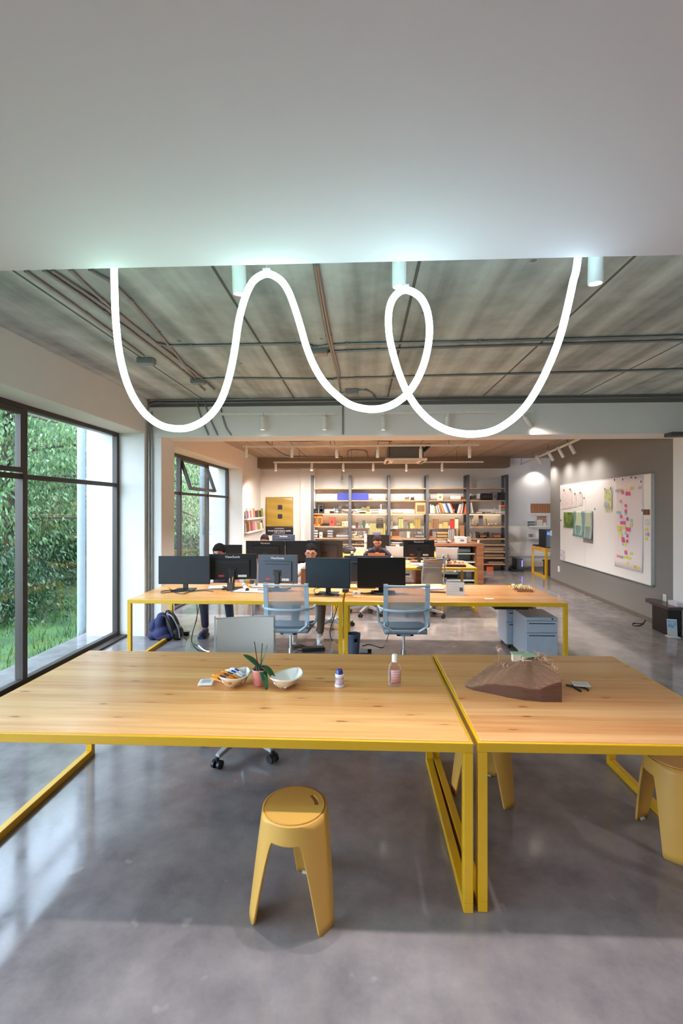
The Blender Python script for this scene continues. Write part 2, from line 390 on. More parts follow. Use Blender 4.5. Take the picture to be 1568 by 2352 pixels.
def crown(n, seed, rad, hz, droop):
    R = random.Random(seed); m = MB()
    for c in range(n//90):
        while True:
            p = Vector((R.uniform(-1, 1), R.uniform(-1, 1), R.uniform(-1, 1)))
            if .25 < p.length < 1: break
        cx, cyy, cz = p.x*rad, p.y*rad, p.z*hz; sp = R.uniform(.25, .55)
        for k in range(90):
            q = Vector((R.gauss(0, sp), R.gauss(0, sp), R.gauss(0, sp*.35)-abs(R.gauss(0, .12))))
            L = R.uniform(.06, .125); w = L*R.uniform(.15, .24); d = Vector((q.x+R.uniform(-.4, .4), q.y+R.uniform(-.4, .4), -droop-R.random())).normalized()
            sd = d.cross(Vector((R.uniform(-1, 1), R.uniform(-1, 1), .3))).normalized()*w; b = Vector((cx, cyy, cz))+q
            m.add([b, b+d*L*.45+sd, b+d*L, b+d*L*.45-sd], [(0, 1, 2, 3)])
    return m
def limbs(seed, h, rad):
    R = random.Random(seed); m = MB()
    m.tube(crom([(0, 0, -.4), (.1, .05, h*.3), (-.05, .1, h*.6), (.1, 0, h*.95)], 5), [.17-.006*i for i in range(16)], 8)
    for i in range(11):
        a = R.random()*6.28; z = R.uniform(.25, .85)*h; L = rad*R.uniform(.6, 1)
        m.tube(crom([(0, 0, z), (math.cos(a)*L*.4, math.sin(a)*L*.4, z+.25), (math.cos(a+.3)*L, math.sin(a+.3)*L, z+R.uniform(-.2, .5))], 4), [.07-.0065*k for k in range(9)], 6)
    return m
cm = [crown(24000, 1, 2.5, 2.1, .6).mesh('crown'), crown(24000, 2, 2.4, 2.2, 1.0).mesh('crown'), crown(15000, 3, 1.5, 1.0, .3).mesh('crown')]
lm = [limbs(4, 4.8, 2.4).mesh('trunk'), limbs(5, 4.4, 2.2).mesh('trunk')]
def tree(x, y, k, lf, label, sc=1., cz=3.0, trunk=True):
    t = thing('garden_tree' if trunk else 'garden_shrub', label, 'tree' if trunk else 'shrub', (x, y, -.15), random.random()*6, 'trees in the garden' if trunk else 'shrubs in the garden')
    me = cm[k].copy(); me.materials.clear(); me.materials.append(LEAF[lf])
    c = bpy.data.objects.new('crown', me); COL.objects.link(c); c.parent = t; c.location = (0, 0, cz)
    if trunk:
        m2 = lm[k % 2]; m2.materials.clear(); m2.materials.append(BARK); b = bpy.data.objects.new('trunk', m2); COL.objects.link(b); b.parent = t
    t.scale = (sc, sc, sc); return t
tree(-7.4, 9.3, 0, 0, 'broad leafy garden tree outside, nearest behind the near window')
tree(-9.6, 12.2, 1, 1, 'light green drooping tree outside, behind the grey downpipe of the near window', 1.2)
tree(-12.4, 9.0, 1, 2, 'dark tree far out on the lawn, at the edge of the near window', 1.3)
tree(-6.9, 14.6, 0, 1, 'pale green tree filling the first pane of the far window', 1.05, 2.7)
tree(-7.2, 19.2, 1, 0, 'leafy tree behind the middle panes of the far window', 1.2, 2.7)
tree(-6.1, 23.6, 0, 1, 'pale leafy tree seen past the downpipe of the far window', 1.2, 2.6)
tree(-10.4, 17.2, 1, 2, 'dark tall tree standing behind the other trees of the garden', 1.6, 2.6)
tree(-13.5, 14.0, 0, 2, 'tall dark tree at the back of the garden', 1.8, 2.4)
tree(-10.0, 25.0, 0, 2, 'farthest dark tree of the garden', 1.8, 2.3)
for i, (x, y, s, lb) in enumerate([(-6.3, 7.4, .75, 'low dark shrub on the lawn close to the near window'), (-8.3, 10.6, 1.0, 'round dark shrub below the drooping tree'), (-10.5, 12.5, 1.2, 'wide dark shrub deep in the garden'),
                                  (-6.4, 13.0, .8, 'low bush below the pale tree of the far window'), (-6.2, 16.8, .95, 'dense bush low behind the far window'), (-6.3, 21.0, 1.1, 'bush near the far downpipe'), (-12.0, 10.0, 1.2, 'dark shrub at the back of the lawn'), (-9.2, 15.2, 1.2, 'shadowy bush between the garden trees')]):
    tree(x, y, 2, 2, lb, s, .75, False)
w = bpy.data.worlds.new('sky'); S.world = w; w.use_nodes = True; nt = w.node_tree; nt.nodes.clear()
wo = nt.nodes.new('ShaderNodeOutputWorld'); bg = nt.nodes.new('ShaderNodeBackground'); sk = nt.nodes.new('ShaderNodeTexCoord')
gr_ = nt.nodes.new('ShaderNodeTexGradient'); rp = nt.nodes.new('ShaderNodeValToRGB'); sx = nt.nodes.new('ShaderNodeSeparateXYZ')
nt.links.new(sk.outputs['Generated'], sx.inputs[0]); nt.links.new(sx.outputs[2], rp.inputs[0])
rp.color_ramp.elements[0].color = (.72, .82, 1., 1); rp.color_ramp.elements[1].color = (.62, .76, 1., 1)
nt.links.new(rp.outputs[0], bg.inputs[0]); bg.inputs[1].default_value = 5.2; nt.links.new(bg.outputs[0], wo.inputs[0])

# ================================================================ ceiling services
def run(label, pts, Z=3.257, r=.012, cat='conduit', name='conduit', mt=None, group='conduits', k=4):
    p = [onZ(x, y, Z) for x, y in pts]; mb = MB().tube(crom(p, k), r, 8)
    for q in p[1:-1]: mb.cbox(q+Vector((0, 0, .003)), (.03, .05, .018))
    return tag(obj(name, mb, mt or CONDUIT), label, cat, group)
run('outermost galvanised conduit running along the left side of the front ceiling', [(58, 622), (200, 722), (330, 818)])
run('second galvanised conduit from the left along the front ceiling', [(100, 620), (240, 716), (420, 852), (470, 896)])
run('third conduit from the left, beside the concrete joint of the front ceiling', [(118, 620), (260, 716), (440, 850), (492, 894)])
run('fourth conduit from the left, bending at the rectangular box', [(205, 618), (300, 690), (448, 868)])
run('galvanised conduit that turns right across the front ceiling', [(160, 618), (236, 690), (338, 772), (370, 791), (440, 794), (682, 790), (724, 797), (796, 790), (1100, 784), (1567, 771)])
run('thin conduit crossing the front ceiling just behind the one with the kink', [(735, 810), (800, 806), (1060, 797), (1567, 782)])
run('rearmost cross conduit of the front ceiling', [(452, 876), (500, 869), (748, 871), (820, 868), (1400, 853), (1567, 848)])
run('conduit of the pair running away along the middle of the front ceiling, left one', [(722, 606), (752, 772), (776, 862), (782, 900)])
run('conduit of the pair running away along the middle of the front ceiling, right one', [(728, 606), (758, 772), (780, 862)])
run('curled flexible cable from the small box on the front ceiling', [(784, 902), (806, 899), (840, 896), (860, 910), (866, 930)], r=.008)
def box_at(label, px, py, Z=3.244, s=(.16, .10, .05)):
    p = onZ(px, py, Z); t = thing('junction_box', label, 'junction box', p, 0, 'junction boxes')
    obj('box_body', MB().cbox((0, 0, 0), s), pm((140, 142, 140), .5, metal=.5, name='zinc'), t, bev=.006)
    obj('cover_plate', MB().cbox((0, 0, -s[2]/2-.003), (s[0]*.9, s[1]*.9, .006)), CONDUIT, t, bev=.002)
box_at('grey junction box on the left conduits of the front ceiling', 336, 830)
box_at('grey junction box where the rearmost cross conduit starts', 455, 876)
box_at('junction box at the kink of the cross conduit', 733, 808)
box_at('small junction box with a curled cable on the front ceiling', 808, 899)
def runY(label, pts, Y, r=.011, name='conduit', group='conduits on the beam'):
    p = [onY(x, y, Y) for x, y in pts]; return tag(obj(name, MB().tube(crom(p, 4), r, 8), CONDUIT), label, 'conduit', group)
runY('upper conduit following the top of the beam', [(331, 960), (333, 935), (352, 919), (500, 918), (1567, 903)], 6.289)
runY('lower conduit following the top of the beam', [(337, 960), (340, 940), (360, 926), (500, 925), (1567, 912)], 6.290, .009)
for lb, q in (('leftmost bent conduit dropping over the beam', [(446, 905), (462, 958), (478, 1000)]), ('middle bent conduit dropping over the beam', [(464, 905), (480, 955), (499, 1000)]), ('rightmost of the three bent conduits over the beam', [(505, 930), (518, 980), (531, 1000)]), ('straight conduit dropping down the middle of the beam', [(787, 925), (787, 998)])):
    runY(lb, q, 6.289)
tag(obj('conduit', MB().tube(crom([(-2.945, 6.27, 0), (-2.945, 6.27, 1.5), (-2.945, 6.27, 3.05)], 2), .012).tube([(-2.91, 6.28, 0), (-2.91, 6.28, 3.1)], .009), CONDUIT), 'vertical conduit in the corner beside the near window', 'conduit')
for lb, q in (('dark conduit crossing the rear ceiling above the nearest rear track', [(612, 1012), (700, 1014), (800, 1010), (900, 1014)]), ('conduit bent towards the left of the rear ceiling', [(604, 1010), (655, 1045), (700, 1048), (786, 1049)]), ('looped conduit on the rear ceiling beside the air conditioner', [(800, 1062), (800, 1036), (830, 1034), (842, 1040), (846, 1062)])):
    run(lb, q, 3.165, .010, group='conduits of the rear ceiling', mt=STEELG)
# ---------------------------------------------------------------- track lights
SPW = pm((222, 222, 220), .45, name='white_lamp_body')
LENS = emis((255, 244, 226), 14., 'lamp_face')
WARM = (1., .93, .86)
def spot_thing(label, p, L=.19, r=.031, tilt=0., az=0., power=60., ang=1.1, col=WARM, stem=.04, group='track spotlights', blend=.6, aim=None):
    t = thing('track_spotlight', label, 'spotlight', p, az, group)       # p: the joint below the track
    M = rotx(tilt)
    obj('adapter', MB().cbox((0, 0, stem/2), (.03, .09, stem)).cyl((0, 0, -.02), (0, 0, 0), .012), SPW, t, bev=.003)
    b = MB(); b.lathe([(0, -.01), (r*.9, -.01), (r, -.02), (r, -L), (r*.86, -L), (r*.84, -L+.02), (0, -L+.02)], 24, M=M)
    obj('lamp_body', b, SPW, t)
    obj('lamp_face', MB().lathe([(0, -L+.014), (r*.8, -L+.014)], 20, M=M), LENS, t)
    ld = bpy.data.lights.new('spot_lamp', 'SPOT'); ld.energy = power; ld.spot_size = ang; ld.spot_blend = blend; ld.color = col; ld.shadow_soft_size = .03
    lo = bpy.data.objects.new('spot_lamp', ld); COL.objects.link(lo); lo.parent = t; lo.location = M @ Vector((0, 0, -L-.012)); lo.rotation_euler = (tilt if aim is None else aim, 0, 0)
    return t
def track(label, a, b, top, rods=4):
    a, b = Vector(a), Vector(b); t = thing('light_track', label, 'light track', (a+b)/2, 0, 'light tracks'); c = (a+b)/2
    obj('rail', MB().bar(a-c, b-c, .035, .035), SPW, t, bev=.003)
    if top > a.z+.03:
        for i in range(rods):
            p = a.lerp(b, (i+.5)/rods)-c; obj('hanging_rod', MB().cyl(p, p+Vector((0, 0, top-a.z)), .005, n=6), STEELG, t)
    return t
# three large spots behind the soffit
track('white light track on the ceiling just behind the soffit', (-1.1, 2.3, 3.25), (1.5, 2.3, 3.25), ZC)
for lb, px, py, az, tl in (('large white spotlight left of the hanging neon loop, tilted', 545, 668, .0, .12), ('large white spotlight above the closed loop of the neon tube', 917, 655, 0, .06), ('large white spotlight at the right end of the neon tube', 1371, 648, 0, .05)):
    p = onY(px, py, 2.3); spot_thing(lb, (p.x, 2.3, 3.22), 3.22-p.z, .035, tl, az, 52., 1.75, (1., .90, .93), group='large spotlights behind the soffit', blend=.75, aim=-.64)
track('white light track along the face of the beam, left length', onY(506, 951, 6.2), onY(770, 950, 6.2), 0)
track('white light track along the face of the beam, right length', onY(845, 949, 6.2), onY(1225, 944, 6.2), 0)
for i, (px, tl) in enumerate(((603, 0), (745, 0), (880, 0), (1027, 0), (1203, .0))):
    p = onY(px, 955, 6.2); q = spot_thing(ORD[i]+' spotlight from the left on the beam track', p, .19, .031, .7 if i == 4 else .0, -1.3 if i == 4 else 0, 5. if i == 4 else 80., 1.7, (1., .86, .74), stem=.045)
track('long white light track hanging under the rear ceiling, nearer one', onY(558, 1025, 9.1), onY(1100, 1022, 9.1), ZC2)
for i, px in enumerate((565, 670, 773, 867, 966, 1078)):
    spot_thing(ORD[i]+' spotlight from the left on the nearer rear track', onY(px, 1029, 9.1), .19, .031, 0, 0, 125., 2.3, WARM)
track('long white light track hanging under the rear ceiling, farther one', onY(628, 1062, 11.4), onY(1110, 1061, 11.4), ZC2)
for i, px in enumerate((633, 716, 788, 857, 933, 1015)):
    spot_thing(ORD[i]+' spotlight from the left on the farther rear track', onY(px, 1065, 11.4), .18, .031, -.35 if i == 1 else .0, 0, 66., 2.5, WARM, blend=.4, aim=.40)
a = onZ(1185, 1072, 3.0); b = onZ(1330, 1008, 3.0)
track('white light track along the dark accent wall', a, b, ZC2)
for i, (px, py) in enumerate(((1234, 1050), (1260, 1040), (1283, 1031), (1308, 1021))):
    spot_thing(ORD[i]+' spotlight from the far end on the track facing the whiteboard', onZ(px, py, 2.98), .2, .034, .5, -PI/2, 20., 2.5, (1., .93, .87), blend=1., aim=.25)
t = spot_thing('small white spotlight on the right back wall above the sample shelves', (4.95, 13.2, 2.95), .16, .03, .5, 0, 7., 2.2, WARM)
# unseen downlights added behind the photographer as fill for floor and soffit
for x, y in ((-1.4, -1.4), (1.2, -1.4), (3.2, -.6), (3.4, .9)):
    e = thing('added_downlight', 'unseen round downlight added in the soffit as fill', 'downlight', (x, y, 2.8), 0, 'added fill downlights')
    obj('ring', MB().lathe([(.07, -.004), (.09, -.004), (.09, .0)], 24), SPW, e)
    obj('lamp_face', MB().lathe([(0, -.002), (.07, -.002)], 20), LENS, e)
    ld = bpy.data.lights.new('added_fill_lamp', 'SPOT'); ld.energy = 75; ld.spot_size = 2.2; ld.spot_blend = .7; ld.color = (1., .88, .86); ld.shadow_soft_size = .07
    lo = bpy.data.objects.new('added_fill_lamp', ld); COL.objects.link(lo); lo.parent = e; lo.location = (0, 0, -.01)
# ---------------------------------------------------------------- neon tube
NP = [(262, 614, 2.005), (263, 660, 2.005), (265, 720, 2.005), (270, 780, 2.005), (278, 830, 2.005), (292, 880, 2.005), (312, 922, 2.005), (338, 955, 2.005), (368, 976, 2.005), (398, 984, 2.005), (430, 983, 2.005), (462, 970, 2.005), (488, 948, 2.005), (508, 918, 2.005), (522, 880, 2.005), (532, 840, 2.005), (540, 795, 2.005), (547, 745, 2.005), (556, 705, 2.005), (568, 670, 2.005), (584, 643, 2.005), (612, 629, 2.005), (640, 640, 2.005), (660, 665, 2.005), (676, 705, 2.005), (690, 750, 2.005), (703, 795, 2.005), (720, 838, 2.005), (742, 875, 2.005), (770, 905, 2.005), (805, 930, 2.000), (850, 940, 1.995), (890, 934, 1.985), (925, 914, 1.985), (950, 885, 1.985), (970, 845, 1.990), (982, 800, 1.995), (986, 755, 2.005), (980, 712, 2.005), (962, 680, 2.005), (930, 666, 2.010), (905, 682, 2.015), (893, 715, 2.015), (893, 765, 2.020), (902, 810, 2.025), (917, 860, 2.030), (937, 905, 2.030), (965, 945, 2.025), (1000, 975, 2.015), (1040, 992, 2.005), (1085, 997, 2.005), (1130, 990, 2.005), (1170, 968, 2.005), (1205, 935, 2.005), (1235, 890, 2.005), (1262, 835, 2.005), (1285, 775, 2.005), (1302, 710, 2.005), (1315, 650, 2.005), (1327, 588, 2.005)]
nl = thing('neon_tube_light', 'glowing white flexible neon tube hanging in loops from the soffit edge', 'neon light', (0, 2.005, 2.8))
NQ = [onY(a, b, y)-Vector((0, 2.005, 2.8)) for a, b, y in NP]
pts = crom([Vector((NQ[0].x-.004, 0, .455))]+NQ+[Vector((NQ[-1].x+.03, 0, .455))], 6)
t = NT('neon_glow'); sp = t.n('ShaderNodeSeparateXYZ'); t.l(t.coord(), sp.inputs[0])
em = t.n('ShaderNodeEmission'); t.l(t.mix(t.rng(sp.outputs[0], -1., .8), (.50, 1., .84, 1), (.52, .86, 1., 1)), em.inputs[0]); em.inputs[1].default_value = 10.; t.l(em.outputs[0], t.out.inputs[0])
obj('glowing_tube', MB().tube(pts, .0148, 14), t.m, nl)
for px_, py_, y_ in ((612, 622, 2.005), (930, 659, 2.012)):
    q = onY(px_, py_, y_)-Vector((0, 2.005, 2.8)); obj('hanging_clip', MB().cbox(q, (.032, .02, .016)).cyl(q, (q.x, q.y, .47), .002, n=6), SPW, nl)
# ================================================================ work tables
TZ = .74
def table(label, x0, x1, y0, y1, mt, group='work tables', rz=0., name='work_table'):
    t = thing(name, label, 'table', ((x0+x1)/2, (y0+y1)/2, 0), rz, group); a, b = (x1-x0)/2, (y1-y0)/2; w = .042
    obj('tabletop', MB().box(-a+.014, a-.014, -b+.014, b-.014, TZ-.03, TZ+.004), mt, t, bev=.003)
    f = MB().box(-a, a, -b, -b+w, TZ-w, TZ).box(-a, a, b-w, b, TZ-w, TZ).box(-a, -a+w, -b+w, b-w, TZ-w, TZ).box(a-w, a, -b+w, b-w, TZ-w, TZ)
    obj('frame', f.box(-w/2, w/2, -b+w, b-w, TZ-w, TZ-.031), YEL, t, bev=.003)
    for sx in (-1, 1):
        xx = sx*(a-w/2)
        for sy in (-1, 1): obj('leg', MB().box(xx-w/2, xx+w/2, sy*(b-w/2)-w/2, sy*(b-w/2)+w/2, w, TZ-w), YEL, t, bev=.003)
        obj('floor_rail', MB().box(xx-w/2, xx+w/2, -b, b, 0, w), YEL, t, bev=.003)
    return t
table('long pine table on yellow steel frame, nearest, with the bowls and potted orchid', -1.957, .484, 2.03, 3.235, PINE, rz=0)
table('square pine table on yellow frame carrying the stepped brown hill model', .500, 1.735, 2.045, 3.265, PINE2, rz=.01)
table('pine table with yellow frame behind the grey mesh chair, holding five monitors', -2.615, -.215, 5.035, 6.20, PINE)
table('pine table with yellow frame above the two grey pedestals, with desk calendar', -.197, 2.205, 5.045, 6.20, PINE2, rz=.006)
table('third row pine table on the window side, hidden by black monitors', -2.86, -.46, 7.95, 9.1, PINE)
table('third row pine table with the telephone handset and papers', -.44, 1.955, 7.92, 9.05, PINE2)
table('rear pine table with yellow frame behind the man in navy shirt', -.46, 1.75, 9.95, 11.1, PINE, rz=0)
table('rear pine table in front of the yellow banner', -2.75, -.55, 9.95, 11.1, PINE2)

# ================================================================ three-legged stools
def stool(label, c, a0, first=[]):
    if first:
        return copy_thing(first[0], (c[0], c[1], 0), a0, label)
    t = thing('three_legged_stool', label, 'stool', (c[0], c[1], 0), a0, 'mustard stools'); first.append(t)
    H, R0, R1 = .45, .131, .188; N = 288; NZ = 14; sm = MB(); vs = []; fs = []
    d0, d1 = math.radians(13.5), math.radians(37)
    for i in range(N):
        p = 2*PI*i/N; k = (p % (2*PI/3)); dl = min(k, 2*PI/3-k)
        q = min(1, max(0, (dl-d0)/(d1-d0))); zb = .362*(1-(1-q)**1.5)
        zb += .004*min(1, dl/d0)**6
        for j in range(NZ+1):
            z = zb+(H-.008-zb)*j/NZ; r = R0+(R1-R0)*(1-z/H)**.95
            vs.append((r*math.cos(p), r*math.sin(p), z))
    for i in range(N):
        for j in range(NZ): fs.append((i*(NZ+1)+j, ((i+1) % N)*(NZ+1)+j, ((i+1) % N)*(NZ+1)+j+1, i*(NZ+1)+j+1))
    o = obj('body', sm.add(vs, fs, True), MUST, t); md = o.modifiers.new('thick', 'SOLIDIFY'); md.thickness = .011; md.offset = 1
    se = MB(); rs = [q_*.9155 for q_ in (.03, .04, .06, .08, .094, .101, .109, .116, .128, .139, .1422, .1436)]; zz = [0, 0, 0, 0, 0, 0, 0, 0, 0, 0, .0005, -.004]; M = 144; vs = []; fs = []
    for r, z in zip(rs, zz):
        for k in range(M): vs.append((r*math.cos(2*PI*k/M), r*math.sin(2*PI*k/M), H-.004+z))
    for i in range(len(rs)-1):
        for k in range(M):
            an = 360*(k+.5)/M
            if 4 <= i <= 6 and 40 < an < 84: continue
            fs.append((i*M+k, i*M+(k+1) % M, (i+1)*M+(k+1) % M, (i+1)*M+k))
    fs.append(tuple(range(M))[::-1]); o = obj('seat', se.add(vs, fs, False), MUST, t); md = o.modifiers.new('thick', 'SOLIDIFY'); md.thickness = .009; md.offset = 1
    for k in range(3):
        a = 2*PI*k/3; obj('foot_pad', MB().cbox(((R1-.0065)*math.cos(a), (R1-.0065)*math.sin(a), .004), (.010, .03, .008), rotz(a)), pm((225, 225, 222), .5, name='foot_plastic'), t)
    return t
p = onZ(677, 1846, .45); stool('mustard three legged stool standing free in front of the long table', p, math.radians(-38))
p = onZ(1110, 1768, .40); stool('mustard stool half hidden under the near corner of the square table', (.757, 2.915), math.radians(-55))
stool('mustard stool under the square table at the edge of the picture', (1.664, 2.525), math.radians(-125.6))

# ================================================================ task chairs
def chair(label, frame, mesh, seatm, arms=True, slim=False):
    t = thing('task_chair', label, 'office chair', (0, 0, 0), 0, 'office chairs')
    b = MB(); b.lathe([(0, .155), (.04, .155), (.045, .14), (.04, .09), (0, .09)], 20)
    for k in range(5):
        a = 2*PI*k/5+PI/2; d = Vector((math.cos(a), math.sin(a), 0)); p = Vector((-d.y, d.x, 0))
        A = [d*.03+p*.03+Vector((0, 0, .15)), d*.03-p*.03+Vector((0, 0, .15)), d*.03+p*.03+Vector((0, 0, .10)), d*.03-p*.03+Vector((0, 0, .10))]
        B = [d*.30+p*.016+Vector((0, 0, .098)), d*.30-p*.016+Vector((0, 0, .098)), d*.30+p*.016+Vector((0, 0, .07)), d*.30-p*.016+Vector((0, 0, .07))]
        b.add(A+B, [(0, 1, 5, 4), (2, 6, 7, 3), (0, 4, 6, 2), (1, 3, 7, 5), (4, 5, 7, 6)])
    base = obj('star_base', b, frame, t, bev=.004)
    for k in range(5):
        a = 2*PI*k/5+PI/2; d = Vector((math.cos(a), math.sin(a), 0)); p = Vector((-d.y, d.x, 0)); c = d*.30
        m = MB()
        for s in (-1, 1):
            q = c+p*s*.012+Vector((0, 0, .03)); m.cyl(q, q+p*s*.018, .03, n=18)
        m.cyl(c+Vector((0, 0, .05)), c+Vector((0, 0, .08)), .013, n=10)
        obj('caster', m, BLACK, base)
    obj('gas_lift', MB().cyl((0, 0, .15), (0, 0, .22), .025, n=16).cyl((0, 0, .22), (0, 0, .42), .014, n=16), CHROME, t)
    obj('tilt_mechanism', MB().box(-.09, .09, -.12, .1, .395, .43).bar((-.05, -.1, .40), (-.15, .02, .45), .02, .03).bar((.05, -.1, .40), (.15, .02, .45), .02, .03), BLACK, t, bev=.008)
    sg = MB()
    def sf(u, v):
        x = (u-.5)*2; y = (v-.5)*2; e = max(abs(x), abs(y))
        return (x*.235*(1-.05*abs(y)**3), y*.22+.03, .475-.03*max(0, e-.75)*4*max(0, e-.75)-(.02*max(0, y-.6)))
    o = obj('seat', sg.grid(sf, 18, 18), seatm, t); md = o.modifiers.new('thick', 'SOLIDIFY'); md.thickness = .035; md.offset = -1
    f = MB()
    W = .218
    for s in (-1, 1):
        for (p_, q_) in (((s*W, -.245, .972), (s*W, -.222, .78)), ((s*W, -.222, .785), (s*(W+.003), -.20, .64)), ((s*(W+.003), -.20, .645), (s*(W+.002), -.215, .515))): f.bar(p_, q_, .012 if slim else .046, .018, (0, 1, 0))
        f.tube(crom([(s*(W+.002), -.21, .56), (s*(W+.002), -.215, .53), (s*.13, -.17, .455), (0, -.10, .415)], 6), .021, 8, flat=.6)
    f.tube(crom([(-W-.02*(not slim), -.245, .952), (0, -.262, .950), (W+.02*(not slim), -.245, .952)], 6), .007 if slim else .024, 8, flat=1 if slim else .5)
    f.box(-.05, .05, -.14, -.04, .40, .425)
    obj('back_frame', f, frame, t)
    def bf(u, v):
        x = (u-.5)*2*(W-.012); z = .52+.43*v; y = -.245+.02*math.sin(PI*v)*1.2-.03*(1-u*2)**2*-1-.018-(.02*(1-abs(2*v-1)))*-1
        return (x, y+.012, z)
    obj('back_mesh', MB().grid(bf, 10, 14), mesh, t)
    if arms:
        obj('arm_loop', MB().tube(crom([(-.20, .06, .46), (-.262, .10, .50), (-.272, .15, .64), (-.274, .12, .692), (-.275, 0, .698), (-.265, -.15, .70), (-.16, -.27, .70), (0, -.30, .70), (.16, -.27, .70), (.265, -.15, .70), (.275, 0, .698), (.274, .12, .692), (.272, .15, .64), (.262, .10, .50), (.20, .06, .46)], 6), .014, 8, flat=1.), frame, t)
    return t
FRB = pm((158, 172, 182), .45, name='pale_blue_grey_plastic'); FRG = pm((150, 150, 152), .45, name='grey_plastic'); FRK = pm((52, 52, 54), .5, name='charcoal_plastic')
VE1 = mat_veil('blue_grey_mesh', (138, 150, 162), .62); VE2 = mat_veil('pale_grey_mesh', (200, 192, 186), .94); VE3 = mat_veil('warm_grey_mesh', (140, 128, 120), .93)
SEATB = pm((120, 134, 146), .8, name='blue_grey_fabric'); SEATK = pm((40, 38, 38), .8, name='black_fabric')
ca = chair('pale blue grey mesh office chair in front of the seam between the two middle tables', FRB, VE1, SEATB)
ca.location = (-.785, 5.06, 0); ca.rotation_euler = (0, 0, -.06)
ca['label'] = 'pale blue grey mesh office chair drawn up before the man in white shirt'
c2 = copy_thing(ca, (.455, 5.06, 0), .04, 'pale blue grey mesh office chair drawn up before the black screen and papers')
cg = chair('grey mesh office chair tucked under the far side of the long front table', pm((172, 174, 178), .45, name='pale_grey_plastic'), VE2, SEATB, False, True)
for ch in cg.children:
    if ch.name.startswith('star_base'): ch.rotation_euler = (0, 0, PI/5)
p = onZ(549, 1738, 0); cg.scale = (1.05, 1, .945); cg.location = (p.x+.01, 3.37, 0); cg.rotation_euler = (0, 0, PI+.25)
copy_thing(cg, (-1.62, 6.78, 0), PI-.2, 'grey chair occupied by the curly haired person at the window side')
copy_thing(cg, (-.44, 6.80, 0), PI+.05, 'grey chair occupied by the person in white shirt and glasses')
cd1 = chair('x', FRG, VE3, SEATK, False, True); cd1.location = (.72, 9.42, 0); cd1.rotation_euler = (0, 0, PI); cd1['label'] = 'warm grey chair occupied by the man in navy shirt'
copy_thing(cd1, (-1.55, 9.5, 0), PI, 'warm grey chair occupied by the farthest person, below the banner')
copy_thing(cd1, (1.66, 9.2, 0), PI-.25, 'warm grey chair with dark seat behind the table with the telephone')
copy_thing(cd1, (1.02, 7.55, 0), .55, 'light grey chair at the near side of the third row, beside the black screen')
copy_thing(cd1, (.1, 7.7, 0), .2, 'grey office chair whose casters show beneath the middle table')

# ================================================================ things on the long front table
TT = TZ+.0045
def on(px, py, Z=TT): return onZ(px, py, Z)
p = on(474, 1570); t = thing('square_coaster', 'small white square tile lying left of the snack bowl', 'coaster', p, .15)
obj('tile', MB().box(-.042, .042, -.042, .042, 0, .014), pm((238, 238, 240), .3, coat=.4, name='white_glaze'), t, bev=.006)
obj('grey_print', MB().box(-.026, .026, -.026, .026, .014, .0146), pm((176, 180, 188), .6, name='grey_print'), t)
PORC = pm((240, 234, 226), .25, var=.02, coat=.6, name='porcelain')
def bowl(label, a, b, W, H):
    a, b = Vector(a), Vector(b); c = (a+b)/2; d = b-a; L = d.length/2; t = thing('boat_shaped_bowl', label, 'bowl', (c.x, c.y, TT+.003), math.atan2(d.y, d.x), 'white boat shaped bowls')
    def f(u, v):
        x = (u*2-1); s = (v*2-1); w = W*max(0, 1-abs(x)**2.4)**.7
        k = abs(s)**1.7; bz = .03+.80*abs(x)**4; zz = H*(bz+(1-bz)*k)
        return (x*L*(.72+.28*(zz/H)), s*w*(.45+.55*k**.5), zz+ .012*abs(x)**3*(1 if k > .3 else k/.3))
    o = obj('shell', MB().grid(f, 28, 20), PORC, t); md = o.modifiers.new('thick', 'SOLIDIFY'); md.thickness = .006; md.offset = -1
    obj('base_ring', MB().box(-L*.30, L*.30, -W*.22, W*.22, -.003, .004), PORC, t, bev=.003); return t
A = on(511, 1568, TT+.05); B = on(567, 1542, TT+.05); b1 = bowl('white boat shaped bowl filled with snack bars, beside the pink pot', A, B, .072, .062)
A2 = on(629, 1571, TT+.05); B2 = on(686, 1543, TT+.05); b2 = bowl('white boat shaped bowl, nearly empty, right of the pink pot', A2, B2, .078, .062)
def packet(label, p, L, w, col, rz, tilt, grp, name='snack_packet'):
    t = thing(name, label, 'snack', p, rz, grp); M = roty(-tilt); m = MB()
    m.grid(lambda u, v: M @ Vector(((u-.5)*L, (v-.5)*w, .010*math.sin(PI*v)*min(1, 5*u, 5*(1-u)))), 10, 6)
    o = obj('wrapper', m, pm(col, .25, var=.15, scale=60, name='foil_%d_%d_%d' % col), t, solid=.003)
    obj('printed_band', MB().grid(lambda u, v: M @ Vector(((u-.5)*L*.3, (v-.5)*w*.7, .0025+.010*math.sin(PI*(.15+v*.7)))), 4, 6), pm((70, 50, 60) if col[2] < 100 else (40, 60, 130), .4, name='print_%d' % (col[2] < 100)), t)
    return t
dB = (B-A); uB = dB.normalized(); ang = math.atan2(dB.y, dB.x)
NAMES = ['orange snack bar sticking out at the tip of the full bowl', 'orange snack bar second from the tip of the full bowl', 'orange bar lying across the middle of the full bowl', 'dark printed orange bar in the full bowl', 'yellow snack bar lying crosswise in the full bowl', 'orange bar leaning on the rim nearest the pot', 'yellow snack packet deep in the full bowl',
         'white wrapped bar next to the orange ones in the full bowl', 'white wrapped bar with blue print in the full bowl', 'white and blue packet close to the pointed far end of the full bowl', 'white packet lowest in the far half of the full bowl']
